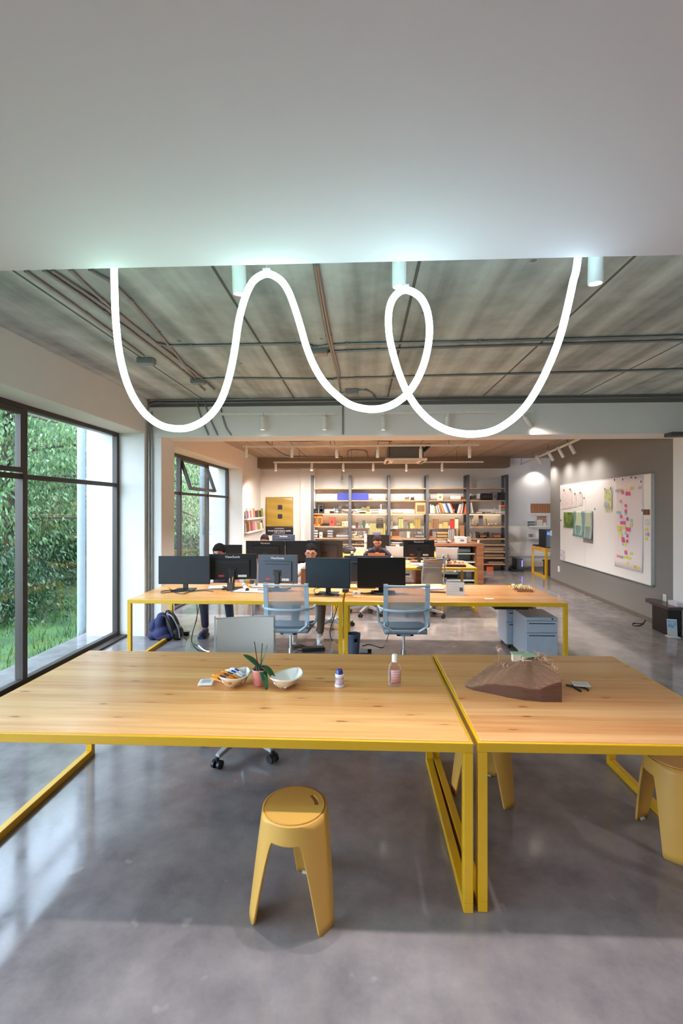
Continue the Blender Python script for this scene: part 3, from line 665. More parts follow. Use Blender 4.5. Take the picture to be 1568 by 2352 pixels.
for i, nm in enumerate(NAMES):
    f = .06+.8*i/len(NAMES); col = [(236, 150, 36), (236, 150, 36), (230, 138, 30), (214, 120, 40), (236, 200, 70), (232, 146, 34), (230, 204, 80), (228, 230, 236), (222, 226, 236), (216, 222, 234), (230, 232, 236)][i]
    q = A+dB*f; rz = ang+PI/2+.25-.5*f+.12*(i % 3); packet(nm, (q.x-.022, q.y+.016, TT+.050+.012*(i % 2)), .13 if i < 3 else .11, .024, col, rz, .16+.05*(i % 3), 'snack bars in the bowl')
q = A2.lerp(B2, .56); packet('small printed white packet lying in the nearly empty bowl', (q.x+.012, q.y-.018, TT+.014), .11, .03, (226, 228, 232), math.atan2((B2-A2).y, (B2-A2).x), 0, 'packets in the nearly empty bowl')
p = on(593, 1577); t = thing('potted_orchid', 'small orchid without blooms in a pink pot, between the two white bowls', 'plant', (p.x, p.y+.03, TT))
obj('pot', MB().lathe([(0, 0), (.031, 0), (.034, .006), (.043, .085), (.044, .092), (.040, .092), (.036, .07), (0, .068)], 32), pm((222, 142, 138), .4, var=.03, coat=.2, name='pink_ceramic'), t)
rt = MB(); R = random.Random(3)
for i in range(16):
    a = R.random()*6.28; rt.tube(crom([(0, 0, .08), (math.cos(a)*.02, math.sin(a)*.02, .10+R.random()*.012), (math.cos(a+.6)*.036, math.sin(a+.6)*.036, .085)], 4), .0032, 6)
obj('roots', rt, pm((70, 60, 50), .8, name='orchid_roots'), t)
LG = pm((38, 92, 52), .35, var=.25, scale=30, coat=.3, name='orchid_leaf')
for az, L, w, rise, dr in ((2.75, .115, .024, .10, .03), (-.35, .12, .026, .07, .12), (-.9, .10, .022, .03, .10), (3.35, .085, .018, .03, .08), (.95, .06, .006, .075, -.03), (1.9, .06, .016, .04, .03)):
    def lf(u, v):
        s = (v-.5)*2; w2 = w*math.sin(PI*min(1, .08+u*.92))**.6; r = L*u
        z = .10+rise*u-dr*u*u*1.4-.006*(1-s*s)*1.; x, y = r*math.cos(az)-s*w2*math.sin(az), r*math.sin(az)+s*w2*math.cos(az)
        return (x, y, z)
    obj('leaf', MB().grid(lf, 14, 6), LG, t, solid=.002)
for dx, h in ((-.010, .245), (.012, .235)):
    obj('stake', MB().tube([(dx*.4, 0, .07), (dx*1.2-.02*(dx < 0), .01, h)], .0025, 6), pm((44, 36, 36), .6, name='dark_stake'), t)
p = on(705, 1576); tag(obj('toothpick', MB().tube([(-.02, -.028, .002), (.018, .03, .002)], .0016, 6), pm((226, 186, 150), .6, name='pale_pick'), loc=p), 'thin pale stick lying right of the empty bowl', 'stick')
p = on(779, 1580); t = thing('supplement_bottle', 'small white bottle with purple label and blue cap', 'bottle', (p.x, p.y+.022, TT))
obj('bottle_body', MB().lathe([(0, 0), (.026, 0), (.028, .004), (.028, .012), (.0255, .016), (.023, .055), (.025, .058), (.025, .070), (.021, .074), (0, .074)], 32), pm((232, 226, 234), .35, coat=.3, name='white_plastic'), t)
obj('printed_label', MB().lathe([(.0262, .016), (.0235, .055)], 32), mat_blotch('purple_label', [(216, 200, 206), (204, 184, 190), (84, 60, 168)], 40., .4), t)
obj('cap', MB().lathe([(.021, .073), (.022, .076), (.019, .079), (.0185, .092), (.013, .099), (0, .101)], 28), pm((44, 54, 136), .3, coat=.3, name='blue_cap'), t)
p = on(907, 1578); t = thing('sanitizer_bottle', 'clear gel bottle with pink label and white cap', 'bottle', (p.x, p.y+.022, TT), .12)
def ov(r, z, f=.62): return [(r*math.cos(2*PI*k/32), r*f*math.sin(2*PI*k/32), z) for k in range(32)]
g = MB(); prof = [(.030, 0), (.036, .005), (.037, .02), (.036, .10), (.034, .118), (.026, .130), (.016, .137), (.0155, .142)]
vs = sum([ov(r, z, .62 if z < .125 else .62+.38*(z-.125)/.017) for r, z in prof], [])
g.add(vs, [(i*32+k, i*32+(k+1) % 32, (i+1)*32+(k+1) % 32, (i+1)*32+k) for i in range(len(prof)-1) for k in range(32)]+[tuple(range(32))[::-1]], True)
tg = NT('clear_gel'); a_ = tg.n('ShaderNodeBsdfTransparent'); a_.inputs[0].default_value = (.93, .86, .86, 1); b_ = tg.n('ShaderNodeBsdfPrincipled'); b_.inputs['Base Color'].default_value = (.75, .6, .6, 1); b_.inputs['Roughness'].default_value = .06
fr_ = tg.n('ShaderNodeLayerWeight'); fr_.inputs[0].default_value = .35; mx_ = tg.n('ShaderNodeMixShader'); tg.l(fr_.outputs['Facing'], mx_.inputs[0]); tg.l(a_.outputs[0], mx_.inputs[1]); tg.l(b_.outputs[0], mx_.inputs[2]); tg.l(mx_.outputs[0], tg.out.inputs[0])
obj('bottle_body', g, tg.m, t)
lab = MB().grid(lambda u, v: (.0375*math.cos(-PI/2+(u-.5)*1.9+.25), .0375*.63*math.sin(-PI/2+(u-.5)*1.9+.25), .022+.075*v), 14, 2)
obj('printed_label', lab, mat_stripes('pink_label', (222, 178, 176), (206, 150, 150), 70., 2, .62, .5, .1), t, solid=.0004)
obj('back_label', MB().grid(lambda u, v: (.0372*math.cos(PI/2+(u-.5)*2.0), .0372*.63*math.sin(PI/2+(u-.5)*2.), .02+.055*v), 14, 2), PAPER, t, solid=.0004)
obj('cap', MB().lathe([(.0165, .138), (.0175, .140), (.0165, .176), (.015, .179), (0, .180)], 28), pm((238, 236, 238), .35, name='white_cap'), t)

# ---------------------------------------------------------------- stepped hill model
FP = [on(*q) for q in ((1068, 1572), (1067, 1578), (1085, 1585), (1130, 1594), (1165, 1602), (1200, 1608), (1245, 1612.5), (1292, 1613))]+[Vector((1.095, 2.80, TT)), Vector((.90, 2.84, TT)), Vector((.70, 2.74, TT))]
HC = Vector((.965, 2.70)); HT = .165
t = thing('landscape_model', 'stepped brown landscape model of a hill with tiny green roofed house', 'architectural model', (HC.x, HC.y, TT))
SL = [(-180, .40), (-150, .40), (-100, .43), (-75, .27), (-62, .215), (-30, .30), (0, .36), (90, .25), (150, .34), (180, .40)]
def slope(d):
    for (a, s0), (b, s1) in zip(SL, SL[1:]):
        if a <= d <= b: f = (d-a)/(b-a); return s0+(s1-s0)*f
def reach(an):
    d = Vector((math.cos(an), math.sin(an))); best = 9
    for i in range(len(FP)):
        a = FP[i].xy-HC; e = FP[(i+1) % len(FP)].xy-HC-a; den = d.x*e.y-d.y*e.x
        if abs(den) < 1e-9: continue
        r = (a.x*e.y-a.y*e.x)/den; s = (a.x*d.y-a.y*d.x)/den
        if r > 0 and -1e-6 <= s <= 1+1e-6: best = min(best, r)
    return best
NL = 46; lt = HT/NL; m = MB(); NA = 128
for k in range(NL):
    pl = []
    for i in range(NA):
        an = -PI+2*PI*i/NA; d = math.degrees(an); wob = 1+.04*math.sin(5*an+1)+.02*math.sin(11*an)+.012*math.sin(23*an+k*.7)
        r = min(reach(an)-.0012*(k % 2), max(.004, (HT-k*lt)/slope(d)*wob)); pl.append((r*math.cos(an), r*math.sin(an)))
    m.prism(pl, k*lt, (k+.86)*lt); m.prism([(x*.985, y*.985) for x, y in pl], (k+.86)*lt, (k+1)*lt)
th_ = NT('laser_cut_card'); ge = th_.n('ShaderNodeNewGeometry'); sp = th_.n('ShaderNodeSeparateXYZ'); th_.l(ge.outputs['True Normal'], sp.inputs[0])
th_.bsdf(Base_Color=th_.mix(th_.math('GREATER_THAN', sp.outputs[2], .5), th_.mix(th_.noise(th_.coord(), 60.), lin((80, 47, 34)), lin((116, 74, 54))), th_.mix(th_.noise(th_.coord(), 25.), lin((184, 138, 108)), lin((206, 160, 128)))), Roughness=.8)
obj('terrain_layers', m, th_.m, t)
z0 = HT*.93
GRN = pm((156, 190, 160), .6, name='pale_green_card'); IV = pm((230, 208, 184), .7, name='ivory_card')
obj('model_roof', MB().box(-.055, .03, -.035, .02, z0+.020, z0+.026).box(-.10, -.045, -.005, .04, z0+.022, z0+.028), GRN, t)
obj('model_walls', MB().box(-.05, .02, -.028, .012, z0-.03, z0-.004).box(-.05, -.046, -.03, -.026, z0-.02, z0+.02).box(.016, .02, -.03, -.026, z0-.02, z0+.02).box(-.052, .022, -.034, .015, z0-.004, z0).box(-.045, .015, -.01, .010, z0, z0+.02).box(-.095, -.05, 0, .035, z0-.02, z0+.022), IV, t)
obj('model_pool', MB().box(-.045, .018, -.052, -.034, z0-.035, z0-.017), pm((92, 150, 220), .3, name='blue_pool'), t)
tw = MB(); R = random.Random(5)
for i in range(46):
    x, y = (R.uniform(.03, .085), R.uniform(-.05, .05)) if i < 26 else (R.uniform(-.07, .01), R.uniform(.02, .07)) if i < 36 else (R.uniform(.07, .12), R.uniform(-.12, -.02))
    zb = HT-math.hypot(x, y)*.36; h = R.uniform(.02, .045)
    tw.tube([(x, y, zb-.005), (x+R.uniform(-.008, .008), y, zb+h)], .0012, 5)
    for j in range(5): tw.cbox((x+R.uniform(-.01, .01), y+R.uniform(-.01, .01), zb+h*R.uniform(.5, 1.05)), (.011, .0012, .005), rotz(R.random()*3) @ roty(R.uniform(-1, 1)))
tw.tube([(-.175, .02, .09), (-.168, .02, .205)], .001, 5)
for j in range(8): tw.cbox((-.168+R.uniform(-.02, .02), .02+R.uniform(-.01, .01), .20+R.uniform(-.01, .012)), (.016, .0015, .008), rotz(R.random()*3) @ roty(R.uniform(-1, 1)))
for j in range(10): tw.cbox((-.15+R.uniform(-.02, .04), -.01+R.uniform(-.02, .02), .115+R.uniform(-.01, .015)), (.010, .0012, .005), rotz(R.random()*3) @ roty(R.uniform(-1, 1)))
obj('model_trees', tw, pm((214, 172, 140), .8, name='twig_card'), t)
p = on(1333, 1577); t = thing('white_tile_sample', 'white rectangular tile right of the hill model, resting on pliers', 'tile', (p.x, p.y, TT+.010), -.15)
obj('tile', MB().box(-.045, .045, -.034, .034, 0, .007), pm((224, 222, 220), .4, name='white_tile'), t, bev=.002)
obj('grey_marks', MB().grid(lambda u, v: ((u-.5)*.07, (v-.5)*.05, .0076), 2, 2), mat_stripes('tile_marks', (224, 222, 220), (170, 168, 170), 60., 1, .7, .5, .2), t)
p = on(1316, 1580); t = thing('pliers', 'small pliers with dark curved handles beside the white tile', 'pliers', (p.x, p.y, TT+.006), .3)
obj('jaws', MB().bar((-.02, .035, 0), (.008, .008, 0), .016, .008).cyl((.008, .008, -.004), (.008, .008, .006), .009, n=14), STEELG, t, bev=.002)
for s in (-1, 1): obj('handle', MB().tube(crom([(.006, .006, 0), (.02-.02*s*-1, -.015+.01*s, 0), (.025+.028*s, -.04, 0), (.02+.024*s, -.062, 0)], 5), .0055, 8), pm((46, 40, 38), .5, name='dark_grip'), t)
obj('orange_spring', MB().tube(crom([(.01, 0, .003), (.022, -.012, .004), (.014, -.02, .003)], 5), .004, 8), pm((226, 110, 50), .5, name='orange_plastic'), t)
# ================================================================ monitors
LOGO = pm((225, 225, 228), .5, name='logo_white')
HOUS = pm((20, 21, 24), .5, spec=.35, name='monitor_housing'); HOUSB = pm((46, 54, 70), .35, coat=.3, name='monitor_housing_sheen')
def monitor(label, x0, x1, yt, yb, Y, back=False, yaw=0., logo=None, scr=(10, 15, 19), hous=None, ztab=TT, stand=True, stickers=True):
    a, b = onY(x0, yt, Y), onY(x1, yb, Y); w = abs(b.x-a.x)/math.cos(yaw); h = a.z-b.z; cx = (a.x+b.x)/2; hm = hous or HOUS
    t = thing('monitor', label, 'monitor', (cx, Y, ztab), (PI if back else 0)+yaw, 'desk monitors'); zb = b.z-ztab; zt = zb+h
    obj('housing', MB().box(-w/2, w/2, -.012, .012, zb, zt).box(-w*.36, w*.36, .012, .032, zb+h*.08, zb+h*.78), hm, t, bev=.004)
    obj('screen', MB().box(-w/2+.008, w/2-.008, -.0135, -.0118, zb+.014, zt-.007), pm(scr, .38, var=.03, spec=.35, name='screen_%d_%d_%d' % scr), t)
    if stand:
        obj('stand_neck', MB().box(-.03, .03, .03, .055, .01, zb+h*.42).box(-.05, .05, .03, .04, zb+h*.28, zb+h*.48), BLACK, t, bev=.004)
        obj('stand_foot', MB().box(-.12, .12, -.07, .11, 0, .012).bar((0, .04, .012), (-.14, -.09, .008), .03, .014).bar((0, .04, .012), (.14, -.09, .008), .03, .014), BLACK, t, bev=.005)
    if back or logo:
        obj('vent_strip', MB().box(-w*.3, w*.3, .0315, .033, zb+h*.66, zb+h*.70), BLACK, t)
        if logo: text('logo', 'ViewSonic', logo, LOGO, t, (0, .0135, zb+h*.885), (PI/2, 0, PI))
        if stickers:
            obj('red_sticker', MB().box(w*.18, w*.29, .0322, .0332, zb+h*.12, zb+h*.19), pm((176, 40, 44), .5, name='red_label'), t)
            obj('white_sticker', MB().box(-w*.30, -w*.12, .0322, .0332, zb+h*.10, zb+h*.19), mat_stripes('sticker_print', (224, 224, 224), (60, 60, 64), 90., 0, .65, .5, .1), t)
    return t
monitor('dark screen facing us at the window end of the middle table', 365, 482, 1277, 1342, 5.62, yaw=.02, scr=(22, 26, 32))
monitor('monitor back lettered ViewSonic in front of the curly haired person', 482, 587, 1272, 1331, 5.78, True, .12, .045)
monitor('bluish monitor back with white lettering at its top edge, left of the white shirt', 592, 684, 1274, 1340, 5.70, True, -.10, .042, hous=HOUSB)
monitor('blue black screen facing us in front of the person with glasses', 701, 804, 1281, 1351, 5.45, yaw=-.10, scr=(26, 42, 52))
monitor('pure black screen facing us right of the little flag', 820, 931, 1280, 1350, 5.55, yaw=.03, scr=(7, 8, 9))
monitor('monitor turned away from us behind the black screen and the little flag', 790, 897, 1276, 1336, 5.95, True, .02, None, hous=pm((56, 68, 84), .4, name='monitor_housing_blue'), stickers=False)
monitor('black screen behind the curly hair at the window side', 494, 556, 1251, 1290, 8.6, yaw=0, scr=(14, 14, 18))
monitor('wide black monitor with small lettering in the third row, left one', 565, 654, 1242, 1292, 8.45, True, .04, .042)
monitor('black screen of the third row directly behind the head with glasses', 655, 735, 1242, 1292, 8.5, yaw=-.02, scr=(14, 16, 22))
monitor('dark brown monitor back of the third row with a small white label', 705, 787, 1241, 1292, 8.75, True, -.06, None, hous=pm((40, 30, 24), .4, name='brown_black_housing'))
monitor('monitor back lettered ViewSonic on the table with the telephone', 926, 997, 1240, 1280, 8.55, True, 0, .045)
monitor('bluish monitor back lettered ViewSonic below the yellow banner', 625, 677, 1228, 1262, 10.5, True, .02, .045, hous=HOUSB)
monitor('black screen behind the head of the man in navy shirt', 843, 894, 1228, 1266, 10.45, yaw=0, scr=(22, 18, 17))
# ================================================================ clutter of the middle tables
def cable(label, pts, r=.004, mt=None, name='cable', grp='cables', Z=None, floor=False):
    q = [onZ(x, y, TT+.005) if Z is None else onZ(x, y, Z) for x, y in pts]; return tag(obj(name, MB().tube(crom(q, 6), r, 6), mt or BLACK), label, 'cable', grp)
cable('loop of black cable lying left of the window end screen', [(440, 1352), (420, 1358), (390, 1360), (372, 1362), (372, 1358), (395, 1355)])
cable('black cable curling below the window end screen', [(388, 1350), (400, 1360), (420, 1364), (440, 1358), (470, 1356), (490, 1359)])
cable('black cable lying before the blue black screen', [(765, 1368), (742, 1366), (724, 1362), (722, 1353), (735, 1350)])
cable('black cable crossing the seam between the middle tables', [(790, 1366), (800, 1360), (840, 1362), (862, 1358)])
cable('white looped cable right of the blue black screen', [(776, 1352), (783, 1359), (779, 1365), (775, 1361)], .003, PAPER)
def hang(label, pts, r=.005, mt=None):
    return tag(obj('cable', MB().tube(crom(pts, 7), r, 6), mt or BLACK), label, 'cable', 'cables under the tables')
def F(x, y, Z=.006): return onZ(x, y, Z)
hang('black cable hanging beside the window end leg and trailing on the floor', [onY(397, 1390, 5.9), onY(400, 1420, 5.9), onY(414, 1445, 5.7), F(428, 1470), F(452, 1482), F(468, 1490)])
hang('black cable hanging down left of the dark jeans', [onY(452, 1388, 5.9), onY(452, 1420, 5.85), onY(443, 1450, 5.75), F(440, 1474), F(455, 1494), F(480, 1497)])
hang('second black cable hanging left of the dark jeans', [onY(458, 1388, 5.95), onY(450, 1425, 5.9), F(441, 1462), F(446, 1485), F(470, 1497)])
hang('black cable with round plug hanging beside the khaki trouser leg', [onY(776, 1390, 6.0), onY(765, 1425, 5.95), onY(758, 1448, 5.9), F(762, 1470), F(780, 1478)], .006)
hang('black cable running from the adapter behind the pale chair', [F(832, 1483), F(850, 1480), F(878, 1487), F(888, 1470), onY(896, 1440, 5.8)])
def boxy(name, label, cat, px0, px1, pyb, h, dep, col, Z=TT, rz=0., grp=None, parts=(), rough=.5, bev=.004):
    a, b = onZ(px0, pyb, Z), onZ(px1, pyb, Z); w = (b.x-a.x); t = thing(name, label, cat, ((a.x+b.x)/2, (a.y+b.y)/2+dep/2, Z), rz, grp)
    obj('body', MB().box(-w/2, w/2, -dep/2, dep/2, 0, h), pm(col, rough, name='tone_%d_%d_%d' % col), t, bev=min(bev, h/3))
    for nm, (u0, u1, v0, v1), c2 in parts:
        obj(nm, MB().box(-w/2+u0*w, -w/2+u1*w, -dep/2-.002, -dep/2+.001, v0*h, v1*h), pm(c2, rough, name='tone_%d_%d_%d' % c2), t)
    return t
# pen cup
p = on(528, 1357); t = thing('pen_cup', 'dark square mesh cup full of pens on the middle table', 'pen holder', (p.x, p.y+.035, TT))
obj('cup', MB().box(-.036, .036, -.036, .036, 0, .003).box(-.036, -.033, -.036, .036, 0, .095).box(.033, .036, -.036, .036, 0, .095).box(-.036, .036, -.036, -.033, 0, .095).box(-.036, .036, .033, .036, 0, .095), pm((62, 58, 58), .5, metal=.3, name='dark_mesh_metal'), t)
for i, (dx, dy, c, h) in enumerate(((.02, 0, (226, 168, 60), .17), (-.015, .01, (210, 210, 214), .15), (0, -.012, (40, 44, 60), .14), (.008, .016, (30, 30, 32), .15), (-.02, -.01, (150, 40, 40), .13))):
    u = tag(obj('pen', MB().tube([(dx*.5, dy*.5, .006), (dx*1.3, dy*1.3, h*.93), (dx*1.4, dy*1.4, h)], [.004, .004, .0012], 8), pm(c, .4, name='pen_%d_%d_%d' % c), loc=t.location), ['yellow pencil standing in the dark cup', 'silver pen standing in the dark cup', 'navy pen standing in the dark cup', 'black pen standing in the dark cup', 'red pen standing in the dark cup'][i], 'pen', 'pens in the cup')
def sheet(name, label, cat, px, py, w, d, col, rz=0., n=1, z=TT, grp='papers on the middle tables', th=.002):
    p = onZ(px, py, z); t = thing(name, label, cat, (p.x, p.y, z), rz, grp); R = random.Random(px)
    m = MB()
    for k in range(n): m.box(-w/2, w/2, -d/2, d/2, k*th, (k+.8)*th, Matrix.Translation((R.uniform(-.01, .01)*(n > 1), R.uniform(-.01, .01)*(n > 1), 0)) @ rotz(R.uniform(-.08, .08)*(n > 1)))
    obj('pages', m, pm(col, .8, name='sheet_%d_%d_%d' % col), t); return t
sheet('paper_stack', 'loose white drawings behind the pen cup', 'papers', 508, 1349, .30, .21, (226, 222, 220), .3, 4)
sheet('paper_stack', 'white printed sheets under the rolled drawing', 'papers', 582, 1357, .40, .25, (228, 226, 224), -.1, 6)
sheet('notebook', 'blue grey notebook lying right of the pen cup', 'notebook', 556, 1357, .24, .17, (88, 100, 118), -.1, 3, z=TT)
sheet('folder', 'orange and dark folders stacked behind the pen cup', 'folder', 546, 1348, .22, .2, (196, 124, 66), .1, 10)
sheet('paper_stack', 'pinkish papers lying below the bluish monitor back', 'papers', 612, 1347, .34, .2, (214, 190, 180), .0, 5)
a, b = onZ(559, 1344, TT+.025), onZ(568, 1355, TT+.025); t = thing('paper_roll', 'rolled white drawing with a dark end on the middle table', 'paper roll', (a+b)/2)
c = (a+b)/2; dd = (b-a).normalized()*.17
obj('roll', MB().tube([-dd, dd], .025, 16, caps=False), PAPER, t, solid=.003); obj('inner_core', MB().tube([-dd*.96, dd*.96], .021, 14), pm((60, 52, 48), .8, name='dark_core'), t)
t = boxy('small_box', 'small yellow green box behind the papers left of the bluish monitor', 'box', 563, 572, 1341, .06, .05, (196, 178, 92), parts=[('stripe', (0, 1, .3, .5), (90, 130, 140))])
t = boxy('glass_jar', 'small dark jar near the bluish monitor', 'jar', 574, 582, 1341, .05, .05, (70, 82, 96), parts=[('jar_lid', (0, 1, .85, 1), (40, 40, 42))])
t = thing('laptop_stand', 'light grey upright laptop stand between two monitor backs', 'stand', onY(589, 1335, 5.95)*1, 0); t.location.z = TT
obj('upright', MB().box(-.014, .014, -.01, .01, .01, .34), pm((150, 158, 166), .4, name='aluminium'), t, bev=.003); obj('stand_base', MB().box(-.08, .08, -.08, .08, 0, .012), pm((150, 158, 166), .4, name='aluminium'), t, bev=.003)
# laptop seen from the back (brown lid) and pencil
p = onY(697, 1340, 6.05); t = thing('clipboard', 'brown board standing upright beside the blue black screen', 'board', (p.x+.06, 6.08, TT), .0)
obj('board', MB().box(-.10, .10, -.006, .006, 0, .21, rotx(-.12)), pm((128, 84, 58), .6, name='brown_leather'), t, bev=.003); obj('rim', MB().box(-.104, .104, .004, .010, 0, .214, rotx(-.12)), pm((200, 190, 184), .5, name='pale_rim'), t)
# flag
p = onZ(818, 1346, TT); t = thing('desk_flag', 'small red white and blue desk flag on a pole between two screens', 'flag', (p.x, p.y-.04, TT), 0)
obj('pole', MB().tube([(0, 0, 0), (.0, 0, .10), (.022, .0, .225)], .0035, 8).lathe([(0, 0), (.03, 0), (.03, .006), (.01, .012), (0, .012)], 20), PAPER, t)
def fl(c, a0, a1, nm, label):
    obj(nm, MB().grid(lambda u, v: (.022-.05*u*(.35+v)+.03*(v)-.012+.0, .012*math.sin(v*7+u*3), .215-.19*(a0+(a1-a0)*u)*.95-.0*v), 6, 10), pm(c, .8, name='flag_%d_%d_%d' % c), t, solid=.0008, label=label)
m = [((196, 44, 48), 'red_field', 'red quarters'), ((44, 54, 140), 'blue_field', 'blue quarters'), ((230, 226, 226), 'white_cross', 'white band')]
def quad(nm, pts, c, lb):
    obj(nm, MB().add([Vector(q) for q in pts], [(0, 1, 2, 3)]), pm(c, .8, name='flag_%d_%d_%d' % c), t, solid=.002, label=lb)
quad('blue_field', [(.022, .004, .21), (.0, .004, .12), (-.028, .01, .03), (.0, .0, .10)], (44, 54, 140), 'blue cloth quarter')
quad('red_field', [(.022, .0, .19), (.036, .006, .12), (.032, .01, .02), (.012, 0, .06)], (204, 60, 50), 'red cloth quarter')
quad('white_cross', [(.022, .002, .205), (.018, .002, .12), (.008, .008, .03), (-.004, .004, .05)], (230, 226, 226), 'white cloth band')
t = boxy('adapter', 'white power adapter on the seam right of the blue black screen', 'adapter', 810, 828, 1365, .028, .05, (226, 224, 222), parts=[('socket', (.3, .5, .3, .7), (60, 60, 60))])
t = boxy('desk_clock', 'small dark box below the blue black screen', 'device', 786, 801, 1360, .035, .07, (40, 40, 46), parts=[('display', (.1, .9, .25, .8), (56, 58, 80))])
t = boxy('monitor_dock', 'black dock at the foot of the pure black screen', 'dock', 858, 908, 1366, .03, .12, (18, 18, 19), parts=[('port_row', (.1, .9, .3, .6), (90, 90, 92))])
t = boxy('sample_block', 'pale wooden block stack beside the flag', 'block', 804, 822, 1354, .03, .06, (222, 184, 124), parts=[('gap', (0, 1, .45, .52), (130, 96, 60))])
t = boxy('sample_block', 'pile of white clips beyond the pure black screen', 'clips', 862, 884, 1352, .03, .06, (222, 220, 218), parts=[('dark_clip', (.3, .45, .1, .9), (40, 40, 40)), ('dark_clip', (.6, .75, .1, .9), (40, 40, 40))])
# desk calendar
p = on(1047, 1368); t = thing('desk_calendar', 'white tent shaped desk calendar with month grid and small photo', 'calendar', (p.x, p.y+.05, TT), -.04)
M = rotx(-.32); Wc, Hc = .205, .16
obj('front_page', MB().box(-Wc/2, Wc/2, -.0, .003, 0, Hc, Matrix.Translation((0, -.05, 0)) @ M), pm((222, 220, 220), .7, name='calendar_page'), t)
obj('back_page', MB().box(-Wc/2, Wc/2, -.003, 0, 0, Hc, Matrix.Translation((0, .055, 0)) @ rotx(.32)), PAPER, t)
g = MB(); M2 = Matrix.Translation((0, -.0512, 0)) @ M
for r_ in range(5):
    for c_ in range(6): g.box(-Wc*.45+c_*.024, -Wc*.45+c_*.024+.008, -.001, 0, .02+r_*.026, .024+r_*.026, M2)
obj('day_marks', g, pm((150, 150, 156), .7, name='grey_ink'), t); obj('small_photo', MB().box(.045, .085, -.0012, 0, .05, .095, M2), mat_blotch('photo_print', [(30, 30, 34), (120, 116, 112)], 60.), t)
obj('ring_binding', MB().cyl((-Wc*.45, .003, Hc*.955), (Wc*.45, .003, Hc*.955), .005, n=8), STEELG, t)
sheet('business_card', 'white card lying near the edge below the pollen yellow pile', 'card', 1123, 1375, .10, .05, (232, 230, 228), .05, 1)
sheet('paper_stack', 'fanned stack of printed papers right of the pale chair', 'papers', 990, 1352, .26, .20, (222, 216, 216), .2, 9)
sheet('folder', 'dark red and black folders under the fanned papers', 'folder', 1000, 1360, .24, .09, (70, 40, 42), -.15, 4)
sheet('wooden_board', 'pale plywood sheet under the fanned papers', 'board', 975, 1347, .5, .28, (226, 184, 128), .1, 1, th=.010)
p = on(1201, 1357); t = thing('site_model', 'small model of crumpled yellow and white blossoms on a brown slab', 'model', (p.x, p.y+.03, TT), 0)
obj('slab', MB().box(-.09, .10, -.09, .09, 0, .018), pm((150, 104, 72), .7, name='brown_slab'), t, bev=.002)
R = random.Random(9); a_, b_ = MB(), MB()
for i in range(80):
    q = Vector((R.gauss(-.03, .05), R.gauss(0, .045), .028+R.random()*.04)); m_ = a_ if i % 2 else b_
    m_.ell(q, (R.uniform(.008, .02), R.uniform(.008, .016), R.uniform(.006, .013)), 6, 4, rotz(R.random()*3))
obj('yellow_blossoms', a_, pm((222, 204, 84), .7, name='blossom_yellow'), t); obj('white_blossoms', b_, pm((232, 228, 214), .7, name='blossom_white'), t)
# floor things under the middle tables
def F3(px, py): return onZ(px, py, 0)
p = F3(812, 1520); t = thing('waste_bin', 'blue grey round waste bin with a grip hole under the middle table', 'bin', (onY(812, 1490, 5.45).x, 5.45, 0))
bm_ = MB(); n = 64; rows = [0, .05, .10, .15, .195, .215, .235, .262, .28]; vs = []; fs = []
for z in rows:
    r = .062+.022*z/.28
    for k in range(n): vs.append((r*math.cos(2*PI*k/n), r*math.sin(2*PI*k/n), z))
for i in range(len(rows)-1):
    for k in range(n):
        a = (k+.5)*360/n
        if i in (4, 5) and 278 < a < 312: continue
        fs.append((i*n+k, i*n+(k+1) % n, (i+1)*n+(k+1) % n, (i+1)*n+k))
bm_.add(vs, fs+[tuple(range(n))[::-1]], True)
o = obj('bin_body', bm_, pm((74, 84, 106), .45, name='bin_plastic'), t, solid=.003); obj('rim', MB().tube([(.0845*math.cos(2*PI*k/40), .0845*math.sin(2*PI*k/40), .28) for k in range(40)], .003, 6, closed=True), pm((86, 96, 116), .45, name='bin_rim'), t)
t.scale = (.95, .95, 1.)
t = boxy('power_adapter', 'white and black power adapter on the floor beside the waste bin', 'adapter', 825, 853, 1500, .05, .06, (30, 30, 32), 0., parts=[('white_half', (0, .68, .05, .95), (206, 208, 214))])
t = boxy('power_strip', 'black power strip on the floor behind the pale chair', 'power strip', 692, 745, 1497, .045, .08, (22, 22, 24), 0., .25, parts=[('socket_row', (.1, .9, .3, .7), (40, 40, 42))])
t = boxy('power_strip', 'dark power strip on the floor beside the backpack', 'power strip', 402, 432, 1460, .05, .06, (30, 30, 34), 0., .1, parts=[('socket_row', (.1, .9, .3, .7), (56, 56, 60))])
hang('tangle of black cables around the white shoe and power strip', [F(668, 1480), F(678, 1488), F(700, 1484), F(690, 1494), F(672, 1490), F(690, 1481), F(712, 1490)])
hang('white cable end with red tie on the floor left of the grey chair', [F(456, 1483, .01), F(464, 1490, .01), F(472, 1495, .01), F(482, 1497, .01)], .010, PAPER)
